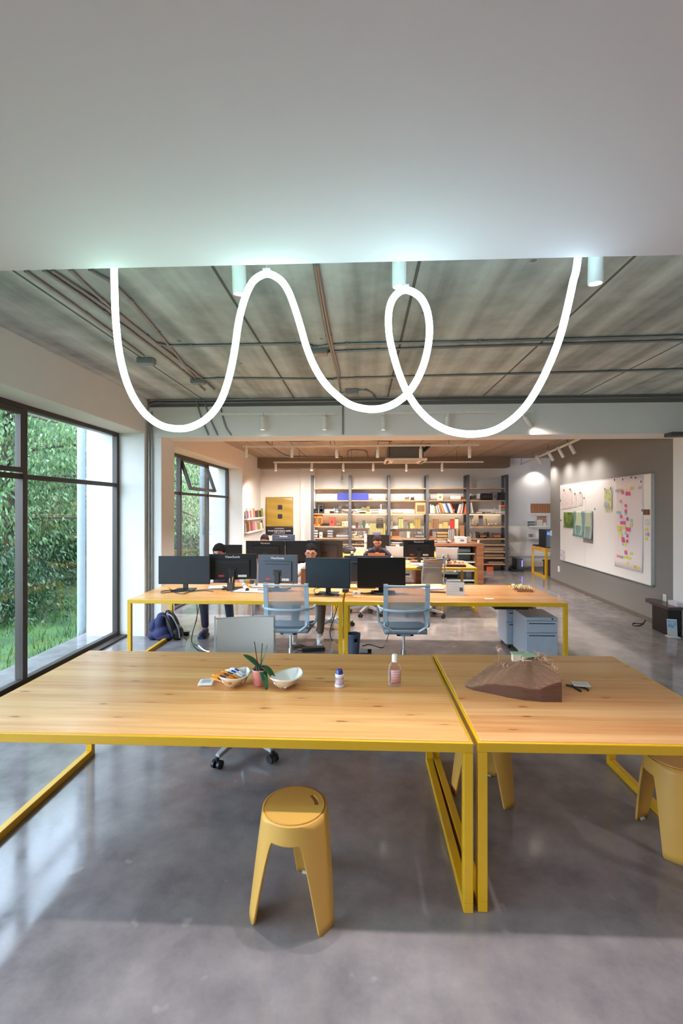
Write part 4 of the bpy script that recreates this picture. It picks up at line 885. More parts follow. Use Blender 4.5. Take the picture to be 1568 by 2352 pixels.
# backpack
t = thing('backpack', 'navy and black backpack slumped on the floor below the window end of the middle table', 'backpack', (-2.60, 6.12, 0), .1); t.scale = (.84, .84, .9)
NAVY = pm((34, 38, 78), .8, var=.25, scale=9, bump=.5, name='navy_nylon'); BKN = pm((26, 26, 30), .55, name='black_nylon')
m = MB(); m.ell((-.14, 0, .17), (.11, .13, .18), 22, 14); m.ell((-.10, -.03, .10), (.15, .15, .11), 20, 12); m.ell((-.22, -.04, .2), (.07, .09, .10), 16, 10); m.ell((-.05, -.10, .05), (.14, .08, .06), 16, 10); m.ell((-.24, -.02, .06), (.09, .11, .07), 16, 10); m.ell((-.12, .02, .33), (.08, .07, .06), 14, 8)
o = obj('main_bag', m, NAVY, t); md = o.modifiers.new('r', 'REMESH'); md.mode = 'VOXEL'; md.voxel_size = .012; md.use_smooth_shade = True
ml = MB(); ml.ell((.08, -.03, .20), (.09, .13, .24), 20, 14, roty(-.35)); ml.ell((.14, -.05, .10), (.10, .12, .11), 18, 12)
o = obj('front_panel', ml, BKN, t); md = o.modifiers.new('r', 'REMESH'); md.mode = 'VOXEL'; md.voxel_size = .012; md.use_smooth_shade = True
for k, (a_, g_) in enumerate((((-.10, -.06, .36), .10), ((0, -.12, .40), .06))):
    obj('strap', MB().tube(crom([a_, (a_[0]+.10, -.16, .36), (a_[0]+.20, -.19, .20), (a_[0]+.22, -.17, .05)], 8), .014, 8, flat=.5), pm((150, 154, 164), .4, name='piping_grey') if k else BKN, t)
obj('carry_loop', MB().tube(crom([(-.06, 0, .35), (-.03, -.03, .42), (.02, -.03, .42), (.04, -.02, .38)], 6), .010, 8), BKN, t)
# pedestals
def pedestal(label, x0, x1, Y0, dep, H, rz=0., first=None):
    w = x1-x0; t = thing('drawer_pedestal', label, 'drawer pedestal', ((x0+x1)/2, Y0+dep/2, 0), rz, 'grey drawer pedestals'); PG = pm((172, 182, 196), .45, name='pale_blue_steel'); z = .055
    obj('carcass', MB().box(-w/2, w/2, -dep/2+.02, dep/2, z, H).box(-w/2, w/2, -dep/2, -dep/2+.02, H-.035, H), PG, t, bev=.004)
    hs = [(z+.005, z+.28), (z+.288, H-.042)]
    for a, b in hs:
        d = obj('drawer', MB().box(-w/2+.003, w/2-.003, -dep/2-.002, -dep/2+.02, a, b), PG, t, bev=.004)
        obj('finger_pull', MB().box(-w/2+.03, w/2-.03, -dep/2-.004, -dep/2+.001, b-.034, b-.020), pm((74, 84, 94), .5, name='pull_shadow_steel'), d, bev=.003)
    obj('lock', MB().cyl((w*.32, -dep/2-.008, H-.016), (w*.32, -dep/2, H-.016), .009, n=14), BLACK, t)
    for sx in (-1, 1):
        for sy in (-1, 1):
            x, y = sx*(w/2-.05), sy*(dep/2-.06); obj('caster', MB().cyl((x-.012, y, .026), (x+.012, y, .026), .026, n=16).cyl((x, y, .04), (x, y, z), .01, n=8), BLACK, t)
    return t
a, b = onY(1208, 1418, 5.35), onY(1281, 1418, 5.35)
pedestal('pale blue steel drawer pedestal facing us under the right end of the middle table', a.x, b.x, 5.35, .46, a.z)
a = onY(1142, 1400, 5.72)
pedestal('pale blue steel pedestal behind and left of the one facing us', 1.80, 2.17, 5.84, .40, .52)
a, b = onY(1136, 1397, 5.3), onY(1226, 1397, 5.3); t = thing('keyboard_tray', 'black sliding tray hung under the middle table above the pedestals', 'tray', ((a.x+b.x)/2, 5.4, .632))
obj('tray_board', MB().box(-(b.x-a.x)/2, (b.x-a.x)/2-.06, -.1, .14, -.02, 0), BLACK, t, bev=.003); obj('rail', MB().box((b.x-a.x)/2-.06, (b.x-a.x)/2, -.08, .1, -.012, -.002), STEELG, t); obj('mounting', MB().box(-.1, -.06, 0, .04, 0, .066).box(.06, .1, 0, .04, 0, .066), BLACK, t)
# ================================================================ third row clutter
def at3(px, py, Z=TT): return onZ(px, py, Z)
p = at3(1052, 1301); t = thing('telephone', 'pale cordless telephone standing in its cradle in the third row', 'telephone', (onZ(1016, 1299, TT).x, 8.1, TT), .1)
obj('cradle', MB().box(-.045, .045, -.05, .05, 0, .035), pm((200, 204, 208), .4, name='phone_grey'), t, bev=.01)
obj('handset', MB().box(-.024, .024, -.012, .014, .02, .20, rotx(-.15)), pm((206, 210, 214), .4, name='phone_light'), t, bev=.01)
obj('display', MB().box(-.016, .016, -.0145, -.012, .13, .165, rotx(-.15)), pm((60, 80, 100), .3, name='phone_display'), t); obj('keypad', MB().box(-.017, .017, -.0145, -.012, .05, .12, rotx(-.15)), mat_stripes('phone_keys', (190, 194, 198), (120, 124, 130), 60., 2, .7, .5, .1), t)
for (nm, lb, cat, px, py, w, d, col, rz, n) in (('paper_stack', 'grey magazine stack in front of the telephone', 'papers', 985, 1302, .34, .2, (120, 124, 132), .05, 7), ('paper_stack', 'white sheets left of the telephone', 'papers', 962, 1297, .3, .2, (214, 212, 210), -.1, 5),
        ('notebook', 'white notebook close to the edge left of the telephone', 'notebook', 990, 1306, .26, .08, (226, 222, 216), 0, 5), ('keyboard', 'dark keyboard under the lettered monitor of the third row', 'keyboard', 968, 1304, .16, .1, (64, 66, 72), 0, 3), ('wooden_tray', 'brown wooden tray with chips right of the telephone', 'tray', 1046, 1301, .32, .16, (104, 64, 42), 0, 8),
        ('paper_stack', 'white curled papers at the far right corner of the third row', 'papers', 1058, 1292, .22, .2, (224, 222, 218), .2, 3), ('pouch', 'pinkish crumpled pouch left of the magazines', 'pouch', 951, 1294, .14, .12, (206, 140, 124), .2, 10)):
    sheet(nm, lb, cat, px, py, w, d, col, rz, n, grp='things on the third row table', th=.005)
p = at3(1046, 1299); m = MB(); R = random.Random(2)
for i in range(40): m.cbox((R.uniform(-.14, .14), R.uniform(-.06, .06), .05+R.random()*.03), (R.uniform(.015, .05), .015, .012), rotz(R.random()*3) @ roty(R.uniform(-.4, .4)))
tag(obj('wood_chips', m, pm((188, 150, 108), .8, name='chip_wood'), loc=p), 'pale wood offcuts heaped in the brown tray', 'offcuts', kind='stuff')
p = at3(1030, 1294); t = thing('pen_cup', 'dark cup with red and blue pens beside the telephone', 'pen holder', (p.x, p.y, TT)); obj('cup', MB().lathe([(0, 0), (.035, 0), (.04, .09), (.036, .09), (.032, .01)], 20), pm((40, 44, 54), .5, name='dark_cup'), t)
obj('pens', MB().tube([(-.01, 0, .01), (-.02, .0, .16)], .005, 6).tube([(.01, 0, .01), (.03, .01, .15)], .005, 6).tube([(0, .01, .01), (.0, .03, .17)], .006, 6), pm((150, 56, 50), .5, name='red_pen'), t)
t = boxy('drawer_pedestal', 'white drawer pedestal below the right end of the third row', 'drawer pedestal', 1070, 1092, 1335, .5, .5, (206, 200, 196), 0., grp='grey drawer pedestals', parts=[('drawer', (.04, .96, .06, .5), (198, 192, 188)), ('drawer', (.04, .96, .53, .95), (198, 192, 188))])
t = boxy('laptop', 'brown laptop lid facing us in front of the man in navy shirt', 'laptop', 841, 881, 1279, .010, .2, (130, 84, 60), rz=0); t.location.y = 8.80
obj('lid', MB().box(-.16, .16, -.004, .004, 0, .165, Matrix.Translation((0, -.11, .008)) @ rotx(.18)), pm((150, 96, 68), .4, name='copper_lid'), t, bev=.003); obj('round_mark', MB().cyl((-.14, -.112, .15), (-.14, -.118, .15), .008, n=12), LOGO, t)
p = at3(808, 1276); t = thing('drinking_bottle', 'black bottle with grey lid in the third row', 'bottle', (onY(808, 1270, 9.0).x, 9.0, TT)); obj('bottle_body', MB().lathe([(0, 0), (.034, 0), (.036, .01), (.036, .11), (.026, .135), (0, .135)], 20), BLACK, t); obj('lid', MB().lathe([(.024, .13), (.024, .17), (0, .175)], 16), pm((150, 150, 152), .4, name='lid_grey'), t)
t = thing('shoulder_bag', 'black bag lying on the rear table left of the man in navy shirt', 'bag', (onY(798, 1262, 10.2).x, 10.3, TT)); m = MB(); m.ell((0, 0, .09), (.15, .12, .10), 20, 12); m.ell((.08, -.02, .08), (.11, .11, .08), 16, 10)
o = obj('bag_body', m, BKN, t); md = o.modifiers.new('r', 'REMESH'); md.mode = 'VOXEL'; md.voxel_size = .012; md.use_smooth_shade = True; obj('strap', MB().tube(crom([(-.1, -.1, .12), (0, -.14, .20), (.1, -.1, .12)], 6), .008, 6), BLACK, t)
for (nm, lb, cat, px, py, w, d, h, col) in (('wooden_box', 'stack of pale boards on the rear table left of the man in navy shirt', 'boards', 823, 1268, .30, .3, .10, (206, 176, 134)), ('paper_stack', 'pile of models and papers on the rear table right of the man in navy shirt', 'papers', 905, 1268, .26, .25, .06, (208, 190, 164)), ('storage_box', 'white box on the rear table beside the black speaker', 'box', 914, 1266, .10, .1, .14, (220, 214, 208)), ('speaker', 'small black speaker at the edge of the rear table beside the lettered monitor', 'speaker', 922, 1267, .10, .1, .20, (24, 24, 26)), ('leaning_board', 'tall pale panel leaning behind the rear table, left of the black screen', 'panel', 839, 1268, .06, .03, .42, (196, 184, 172))):
    p = onZ(px, py, TT); t = thing(nm, lb, cat, (p.x, min(10.9, p.y), TT), 0, 'things on the rear table'); obj('body', MB().box(-w/2, w/2, -d/2, d/2, 0, h*.48).box(-w*.48, w*.48, -d*.48, d*.48, h*.52, h), pm(col, .7, name='tone_%d_%d_%d' % col), t, bev=.004); obj('dark_gap', MB().box(-w*.46, w*.46, -d*.46, d*.46, h*.47, h*.53), pm(tuple(int(v*.45) for v in col), .7, name='gap_%d_%d_%d' % col), t)
# ================================================================ people
def capsule(m, a, b, ra, rb, fl=1.):
    a, b = Vector(a), Vector(b); d = b-a; L = d.length; M = Matrix.Translation(a) @ Vector((0, 0, 1)).rotation_difference(d.normalized()).to_matrix().to_4x4()
    pr = [(ra*math.sin(PI/2*i/5), -ra*math.cos(PI/2*i/5)) for i in range(6)]+[(rb*math.cos(PI/2*i/5), L+rb*math.sin(PI/2*i/5)) for i in range(6)]
    return m.lathe(pr, 16, (0, 0, 0), M)
def loft(m, rings, n=20):
    vs = []
    for c, rx, ry in rings: vs += [(c[0]+rx*math.copysign(abs(math.cos(2*PI*k/n))**.8, math.cos(2*PI*k/n)), c[1]+ry*math.copysign(abs(math.sin(2*PI*k/n))**.8, math.sin(2*PI*k/n)), c[2]) for k in range(n)]
    fs = [(i*n+k, i*n+(k+1) % n, (i+1)*n+(k+1) % n, (i+1)*n+k) for i in range(len(rings)-1) for k in range(n)]
    return m.add(vs, fs+[tuple(range(n))[::-1], tuple(range((len(rings)-1)*n, len(rings)*n))], True)
def head_mesh(m, M):
    nu, nv = 56, 40; vs = []
    g = lambda x, s: math.exp(-(x/s)**2)
    for j in range(nv+1):
        ph = -PI/2+PI*j/nv
        for i in range(nu):
            t = 2*PI*i/nu; x = math.cos(ph)*math.sin(t); y = -math.cos(ph)*math.cos(t); z = math.sin(ph)
            X, Y, Z = x*.076, y*.096, z*.118
            if z < 0:                                    # jaw narrows, chin forward
                X *= 1-.34*(-z)**1.6; Y = Y*(1-.20*(-z)) - (.012*(-z) if y < 0 else -.010*(-z))
            fr = max(0, -y)
            Y -= fr*(.024*g(X, .013)*g(Z+.018, .020)+.012*g(X, .009)*g(Z-.006, .016))      # nose
            Y += fr*(.011*(g(X-.031, .017)+g(X+.031, .017))*g(Z-.008, .014))            # sockets
            Y -= fr*(.005*g(Z-.028, .012)*g(X, .045)+.006*g(X, .020)*g(Z+.052, .010)+.007*g(X, .02)*g(Z+.088, .016))
            Y += fr*(.004*g(X, .024)*g(Z+.070, .006))
            vs.append(M @ Vector((X, Y, Z)))
    m.add(vs, [(j*nu+i, j*nu+(i+1) % nu, (j+1)*nu+(i+1) % nu, (j+1)*nu+i) for j in range(nv) for i in range(nu)], True)
    for s in (-1, 1): m.ell(M @ Vector((s*.077, .006, -.004)), (.008, .017, .029), 12, 8, M.to_3x3().to_4x4() @ rotz(s*.35))
def remesh(o, v, smooth=2):
    md = o.modifiers.new('surface', 'REMESH'); md.mode = 'VOXEL'; md.voxel_size = v; md.use_smooth_shade = True
    if smooth: s = o.modifiers.new('soft', 'SMOOTH'); s.factor = .5; s.iterations = smooth
def person(label, loc, rz, skin, shirt, pants, shoe, hair, lean=.12, down=.2, glasses=None, beard=False, hz=.02, arms=((-.24, -.42), (.24, -.42)), feet=((-.12, -.36), (.13, -.34)), curly=False, sleeve=.6, tabz=.765):
    t = thing('person', label, 'person', loc, rz); SK = pm(skin, .5, var=.05, scale=20, name='skin_%d' % skin[0]); HR = pm(hair, .75, var=.3, scale=60, bump=.5, spec=.15, name='hair_%d' % hair[0])
    pel = Vector((0, 0, .555+hz)); ch = pel+Vector((0, -.10*lean/.12, .27)); nk = pel+Vector((0, -.20*lean/.12, .43)); hc = nk+Vector((0, -.055-.10*down, .155-.035*down))
    HM = Matrix.Translation(hc) @ rotx(down)
    b = MB(); head_mesh(b, HM); capsule(b, nk+Vector((0, .02, -.06)), hc+Vector((0, .02, -.05)), .058, .052)
    loft(b, [(pel+Vector((0, 0, -.07)), .15, .11), (pel+Vector((0, -.01, .05)), .148, .105), (pel.lerp(ch, .6), .135, .10), (ch, .155, .108), (ch.lerp(nk, .6), .150, .085), (nk+Vector((0, 0, -.02)), .075, .06)])
    sh_ = MB(); loft(sh_, [(pel+Vector((0, 0, -.04)), .168, .126), (pel+Vector((0, -.01, .05)), .164, .120), (pel.lerp(ch, .6), .153, .117), (ch, .174, .124), (ch.lerp(nk, .62), .172, .100), (ch.lerp(nk, .86), .128, .096), (nk+Vector((0, -.004, .012)), .078, .082), (nk+Vector((0, -.010, .022)), .070, .076)])
    sh_.ell(nk+Vector((0, -.028, -.035)), (.088, .078, .045), 16, 10)
    pa = MB(); loft(pa, [(pel+Vector((0, 0, -.085)), .155, .125), (pel+Vector((0, 0, .0)), .165, .126), (pel+Vector((0, -.005, .04)), .160, .117)])
    so = []
    for i, s in enumerate((-1, 1)):
        S0 = ch.lerp(nk, .62)+Vector((s*.165, 0, -.01)); hx, hy = arms[i]; W_ = Vector((hx, hy, tabz)); E0 = S0.lerp(W_, .5)+Vector((s*.05, .10, -.085)); E0.z = max(E0.z, tabz+.005)
        capsule(b, S0, E0, .047, .038); capsule(b, E0, W_, .039, .027)
        fd = (W_-E0); fd.z = 0; fd.normalize(); fd = (fd+Vector((-s*.25, 0, 0))).normalized(); sd = Vector((-fd.y, fd.x, 0))
        pc = W_+fd*.055+Vector((0, 0, -.006)); M = Matrix((fd, sd, Vector((0, 0, 1)))).transposed().to_4x4()
        b.ell(pc, (.052, .040, .016), 16, 10, M)
        for k, (o_, L) in enumerate(((-.03, .060), (-.010, .072), (.011, .067), (.031, .052))):
            a0 = pc+fd*.040+sd*o_; a1 = a0+fd*L*.5+Vector((0, 0, .006))+sd*o_*.15; a2 = a1+fd*L*.45+Vector((0, 0, -.012))
            capsule(b, a0, a1, .0092, .0085); capsule(b, a1, a2, .0085, .0072)
        th0 = pc+sd*s*-.030-fd*.012; th1 = th0+sd*s*-.028+fd*.030; capsule(b, th0, th1, .012, .010); capsule(b, th1, th1+fd*.028+Vector((0, 0, -.006)), .010, .008)
        E1 = S0.lerp(E0, sleeve) if sleeve <= 1 else E0.lerp(W_, sleeve-1)
        if sleeve <= 1: capsule(sh_, S0+Vector((s*-.03, 0, .005)), E1, .062, .056)
        else: capsule(sh_, S0+Vector((s*-.03, 0, .005)), E0, .062, .054); capsule(sh_, E0, E1, .052, .040)
        H0 = pel+Vector((s*.09, -.02, -.03)); fx, fy = feet[i]; K = Vector((s*.13+fx*.25, -.42, .53+hz*.5)); A = Vector((fx, fy, .10))
        capsule(b, H0, K, .075, .052); capsule(b, K, A, .050, .036)
        capsule(pa, H0, K, .088, .066); capsule(pa, K, A+Vector((0, 0, .05)), .064, .050)
        sm = MB(); sm.ell((fx, fy-.055, .05), (.048, .135, .045), 18, 12); sm.ell((fx, fy+.01, .07), (.044, .055, .055), 14, 10); sm.box(fx-.042, fx+.042, fy-.17, fy+.065, .0, .028); so.append(sm)
    o = obj('body', b, SK, t); remesh(o, .0052, 2)
    o = obj('shirt', sh_, pm(shirt, .85, var=.06, bump=.2, name='shirt_%d_%d_%d' % shirt), t); remesh(o, .010, 4)
    o = obj('trousers', pa, pm(pants, .85, var=.08, bump=.2, name='trousers_%d_%d_%d' % pants), t); remesh(o, .012, 4)
    for sm in so:
        o = obj('shoe', sm, pm(shoe, .5, var=.05, name='shoe_%d_%d_%d' % shoe), t); remesh(o, .009, 2)
    h = MB(); R = random.Random(int(loc[0]*100))
    def hr(u, v):
        a = 2*PI*u; ph = PI/2-v*(1.62 if curly else 1.5)*(1 if True else 0)
        x, y, z = math.cos(ph)*math.sin(a), -math.cos(ph)*math.cos(a), math.sin(ph)
        front = max(0, -y)/max(.2, math.cos(ph)+1e-6) if ph < PI/2 else 0
        lift = 1.10+.05*math.sin(9*a+3*ph)*.5
        zz = z*.122*lift; 
        lim = .050*front**1.5-.040*(1-front)
        zz = max(zz, lim)
        return HM @ Vector((x*.0825*lift, y*.103*lift+.006, zz))
    h.grid(hr, 40, 16)
    n = 120 if curly else 70
    for i in range(n):
        a = R.random()*6.28; ph = R.uniform(.42, 1.5); x, y, z = math.cos(ph)*math.sin(a), -math.cos(ph)*math.cos(a), math.sin(ph)
        if y < -.75 and z < .5: continue
        r = .019 if curly else .014; h.ell(HM @ Vector((x*.086, y*.106+.004, z*.130)), (r, r, r), 8, 6)
    h.ell(HM @ Vector((0, .008, .022)), (.080, .100, .110), 20, 12)
    # keep the hair shell off the face
    hv = [Vector(q) for q in h.v]; inv = HM.inverted(); h.v = []
    for q in hv:
        l = inv @ q
        if l.y < -.045 and l.z < .062: l.y = -.045+.0*l.y
        if l.z < -.045: l.z = -.045
        if abs(l.x) > .05 and l.y < -.02 and l.z < .03: l.y = -.02
        h.v.append(tuple(HM @ l))
    o = obj('hair', h, HR, t); remesh(o, .006, 1)
    ey = MB(); br = MB()
    for s in (-1, 1):
        ey.ell(HM @ Vector((s*.031, -.080, .006)), (.0105, .008, .0065), 12, 8)
        br.tube([HM @ Vector((s*.017, -.0985, .026)), HM @ Vector((s*.033, -.0965, .031)), HM @ Vector((s*.050, -.085, .026))], [.0035, .004, .002], 6)
    obj('eyes', ey, pm((60, 44, 38), .2, name='dark_eyes'), t); obj('eyebrows', br, HR, t)
    obj('lips', MB().tube(crom([HM @ Vector((-.022, -.094, -.056)), HM @ Vector((0, -.1035, -.054)), HM @ Vector((.022, -.094, -.056))], 4), .0042, 6), pm((164, 92, 84), .5, name='lips'), t)
    if beard:
        bd = MB(); bd.ell(HM @ Vector((0, -.052, -.078)), (.056, .056, .042), 18, 12, HM.to_3x3().to_4x4()); bd.tube(crom([HM @ Vector((-.03, -.092, -.046)), HM @ Vector((0, -.108, -.040)), HM @ Vector((.03, -.092, -.046))], 4), .006, 6)
        obj('beard', bd, pm((72, 48, 38), .8, bump=.4, name='beard_brown'), t)
    if glasses:
        gl = MB()
        for s in (-1, 1):
            c = Vector((s*.033, -.104, .004)); gl.tube([HM @ (c+Vector((.026*math.copysign(abs(math.cos(2*PI*k/24))**.75, math.cos(2*PI*k/24)), .006*abs(math.cos(2*PI*k/24))*0, .020*math.copysign(abs(math.sin(2*PI*k/24))**.75, math.sin(2*PI*k/24))))) for k in range(24)], .0026, 6, closed=True)
            gl.tube([HM @ Vector((s*.059, -.103, .010)), HM @ Vector((s*.080, -.06, .012)), HM @ Vector((s*.083, .01, .010))], .0022, 6)
        gl.tube([HM @ Vector((-.008, -.105, .010)), HM @ Vector((0, -.109, .013)), HM @ Vector((.008, -.105, .010))], .0025, 6)
        obj('glasses', gl, pm(glasses, .35, name='spectacle_frame'), t)
    return t
p = onY(713, 1272, 6.55); person('person in white shirt and round glasses behind the blue black screen', (p.x, 6.70, 0), .06, (196, 140, 112), (222, 216, 216), (92, 80, 68), (214, 214, 212), (22, 20, 22), .10, .15, (56, 34, 38), hz=-.005, arms=((-.20, -.56), (.26, -.55)), feet=((-.20, -.62), (.145, -.66)))
p = onY(514, 1262, 6.6); person('person with tousled black hair, mostly hidden behind the lettered monitor', (p.x, 6.68, 0), -.05, (172, 118, 98), (54, 58, 78), (30, 34, 52), (44, 52, 84), (20, 18, 20), .10, .25, None, hz=-.01, tabz=.64, arms=((-.2, -.40), (.2, -.40)), feet=((-.14, -.42), (.22, -.40)), curly=True)
p = onY(866, 1250, 9.1); person('bearded man in navy shirt and glasses bending over the brown laptop', (p.x, 9.45, 0), 0, (198, 140, 118), (28, 32, 52), (50, 52, 60), (60, 60, 62), (44, 30, 28), .20, .52, (40, 40, 44), True, hz=-.015, arms=((-.26, -.42), (.29, -.50)))
p = onY(611, 1240, 9.4); person('farthest person, only forehead and dark hair visible below the banner', (p.x, 9.52, 0), 0, (186, 128, 112), (70, 72, 80), (50, 52, 60), (60, 60, 62), (30, 24, 28), .10, .30, None, hz=-.035, arms=((-.2, -.42), (.2, -.42)))
# ================================================================ banner, ledges with books, accent wall
a, b = onY(610, 1142, YB-.03), onY(673, 1229, YB-.03); zc = onY(640, 1210, YB-.03).z; w = b.x-a.x
t = thing('banner', 'yellow vinyl banner with two dark squares and a black lettered foot', 'banner', ((a.x+b.x)/2, YB-.03, 0))
obj('yellow_sheet', MB().grid(lambda u, v: ((u-.5)*w, .006*math.sin(u*5+v*9)+.005*math.sin(v*23+u*3), zc+(a.z-zc)*v), 16, 24), pm((166, 134, 54), .3, var=.06, name='yellow_vinyl'), t, solid=.002)
obj('black_foot', MB().grid(lambda u, v: ((u-.5)*w, .005*math.sin(u*5+v*4), b.z+(zc-b.z)*v), 16, 8), pm((30, 26, 34), .3, name='black_vinyl'), t, solid=.002)
for py in (1160, 1181):
    q0, q1 = onY(638, py, YB-.05), onY(648, py+10, YB-.05); obj('dark_square', MB().box(q0.x-t.location.x, q1.x-t.location.x, -.022, -.016, q1.z, q0.z), pm((34, 32, 38), .5, name='dark_square'), t)
LW = pm((220, 216, 216), .6, name='lettering_white')
text('lettering', 'inverseproject.com', .088, LW, t, (0, -.02, onY(640, 1218.7, YB).z), (PI/2, 0, 0)); text('lettering', 'arquitectos', .06, LW, t, (0, -.02, onY(640, 1213.5, YB).z), (PI/2, 0, 0)); text('lettering', '+506 2234 2923', .05, LW, t, (0, -.02, onY(640, 1224, YB).z), (PI/2, 0, 0))
def ledge(label, zA, yA, yB, x):
    t = thing('wall_ledge', label, 'ledge', (x, (yA+yB)/2, zA)); L = (yB-yA)/2
    obj('board', MB().box(0, .11, -L, L, -.022, 0), WARMW, t, bev=.002); obj('front_lip', MB().box(.105, .115, -L, L, -.03, .02), WARMW, t, bev=.002); return t
COLS = [(224, 150, 60), (150, 60, 48), (70, 52, 48), (196, 190, 170), (120, 132, 88), (88, 60, 54), (228, 206, 170), (204, 84, 80), (226, 112, 120), (64, 74, 82), (214, 120, 66), (150, 160, 80), (120, 84, 110)]
CN = ['amber', 'brick red', 'dark brown', 'cream', 'olive', 'maroon', 'pale tan', 'red', 'pink', 'slate', 'orange', 'lime green', 'plum']
def cover_book(name, label, loc, w, h, d, col, rz=0., tilt=0., grp=None, up=True):
    t = thing(name, label, 'book', loc, rz, grp); M = roty(tilt); c = pm(col, .55, name='cover_%d_%d_%d' % col)
    obj('cover', MB().box(0, .003, 0, d, 0, h, M).box(w-.003, w, 0, d, 0, h, M).box(.003, w-.003, 0, .003, 0, h, M), c, t)
    obj('pages', MB().box(.003, w-.003, .003, d-.006, .004, h-.004, M), PAPER, t); return t
for rowi, (py0, h, nm) in enumerate(((1190, .26, 'upper'), (1219, .26, 'lower'))):
    q = onX(584, py0+.5, XW+.05); z = onX(584, py0, XW+.06).z; yA, yBb = onX(564, py0, XW+.05).y, onX(601.5, py0, XW+.05).y
    ledge(nm+' white book ledge on the window side wall near the banner', z, yA, yBb, XW); R = random.Random(rowi+20); n = 13; cols = COLS[:]; R.shuffle(cols)
    for i in range(n):
        c = cols[i]; y = yA+.06+(yBb-yA-.18)*i/(n-1); hh = h*R.uniform(.72, 1.05)
        t = thing('book', ORD[i]+' book from the window on the '+nm+' wall ledge, with '+CN[COLS.index(c)]+' cover', 'book', (XW+.02, y, z), R.uniform(-.5, .1), 'books on the '+nm+' wall ledge')
        M = roty(-.10)
        obj('cover', MB().box(.012, .015, 0, .115, 0, hh, M).box(.045, .048, 0, .115, 0, hh, M), pm(c, .5, name='cover_%d_%d_%d' % c), t); obj('pages', MB().box(.015, .045, .002, .112, .003, hh-.003, M), PAPER, t)
def onwall(name, label, cat, x0, x1, y0, y1, off, th, mt, grp=None, rough=None, parent=None, wob=0., both=None):
    u1, z1 = onW(x0, y0, off); u0, z0 = onW(x1, y1, off)
    if both: (z0, z1) = both
    mb = MB()
    if wob: mb.grid(lambda a_, b_: (-(u1-u0)/2+(u1-u0)*a_, wob*(1-b_)**4*(1+.4*math.sin(a_*6)), (z1-z0)*b_), 12, 14)
    else: mb.box(-(u1-u0)/2, (u1-u0)/2, 0, th, 0, z1-z0)
    c = WP0+WU*((u0+u1)/2)+WN*(off); rz = math.atan2(WU.y, WU.x)
    if parent: pass
    o = obj(name, mb, mt, loc=(c.x, c.y, z0), rot=(0, 0, rz), solid=th if wob else 0.)
    return tag(o, label, cat, grp), (u1-u0), (z1-z0)
# whiteboard
u1, zt1 = onW(1286, 1115, .05); u0, zt0 = onW(1495, 1084, .05); zb1 = onW(1286, 1291, .05)[1]; zb0 = onW(1495, 1338, .05)[1]
ZT, ZB = (zt0+zt1)/2, (zb0+zb1)/2; c = WP0+WU*((u0+u1)/2); WRZ = math.atan2(WU.y, WU.x)+PI
t = thing('whiteboard', 'large white pin board on the dark accent wall, covered with notes and maps', 'whiteboard', (c.x, c.y, 0), WRZ); L = (u1-u0)/2
obj('board_panel', MB().box(-L+.012, -L*.28, -.048, -.01, ZB+.012, ZT-.012).box(-L*.276, L-.012, -.048, -.01, ZB+.012, ZT-.012), pm((234, 230, 226), .45, var=.02, coat=.2, name='board_white'), t)
obj('rim_frame', MB().box(-L, L, -.052, 0, ZB, ZB+.014).box(-L, L, -.052, 0, ZT-.014, ZT).box(-L, -L+.014, -.052, 0, ZB, ZT).box(L-.014, L, -.052, 0, ZB, ZT), pm((206, 206, 204), .4, metal=.2, name='board_rim'), t, bev=.002)
BO = .054
onwall('site_map', 'green and dark aerial map pinned on the whiteboard', 'map', 1294, 1318.5, 1176.5, 1214, BO, .002, mat_blotch('aerial_green', [(44, 36, 50), (70, 96, 48), (120, 150, 60), (176, 196, 84)], 4.), 'maps on the whiteboard')
def mapmat(nm, w, h, ca_, cb_, cc_):
    t = NT(nm); sp = t.n('ShaderNodeSeparateXYZ'); t.l(t.coord(), sp.inputs[0]); nz = t.noise(t.coord(), 7., 4)
    d = t.math('ADD', t.math('ABSOLUTE', t.math('DIVIDE', sp.outputs[0], w*.36)), t.math('MULTIPLY', t.math('SUBTRACT', nz, .5), .8))
    zz = t.math('DIVIDE', sp.outputs[2], h); d = t.math('ADD', d, t.math('MULTIPLY', t.math('ABSOLUTE', t.math('SUBTRACT', zz, .35)), .5))
    f = t.math('LESS_THAN', d, .9); low = t.math('LESS_THAN', t.math('ADD', zz, t.math('MULTIPLY', nz, .1)), .45); lowm = t.math('MULTIPLY', low, t.math('LESS_THAN', d, .75))
    col = t.mix(f, lin(ca_), lin(cb_)); col = t.mix(lowm, col, lin(cc_)); t.bsdf(Base_Color=t.mix(t.math('MULTIPLY', t.noise(t.coord(), 50.), .35), col, lin((230, 235, 225))), Roughness=.5); return t.m
onwall('contour_map', 'teal contour map hanging between the green map and the grey backed map', 'map', 1317, 1340.5, 1174, 1233.5, BO+.008, .002, mapmat('map_teal', .5, .55, (34, 118, 126), (172, 188, 150), (30, 110, 112)), 'maps on the whiteboard', wob=.03)
onwall('grey_sheet', 'grey backing sheet below the teal grey contour map', 'sheet', 1339, 1361, 1174, 1249, BO, .002, pm((140, 130, 126), .8, name='grey_sheet'), 'maps on the whiteboard')
onwall('contour_map', 'muted teal contour map on grey backing, nearest to the notes', 'map', 1340.5, 1360, 1174.5, 1240, BO+.01, .002, mapmat('map_grey', .45, .62, (110, 130, 130), (160, 172, 136), (74, 112, 108)), 'maps on the whiteboard', wob=.025)
onwall('large_sheet', 'tall off white sheet full of coloured sticky notes, curling at its foot', 'sheet', 1412, 1476, 1099, 1316, BO, .001, pm((230, 218, 216), .8, var=.02, name='pinkish_paper'), None, wob=.010)
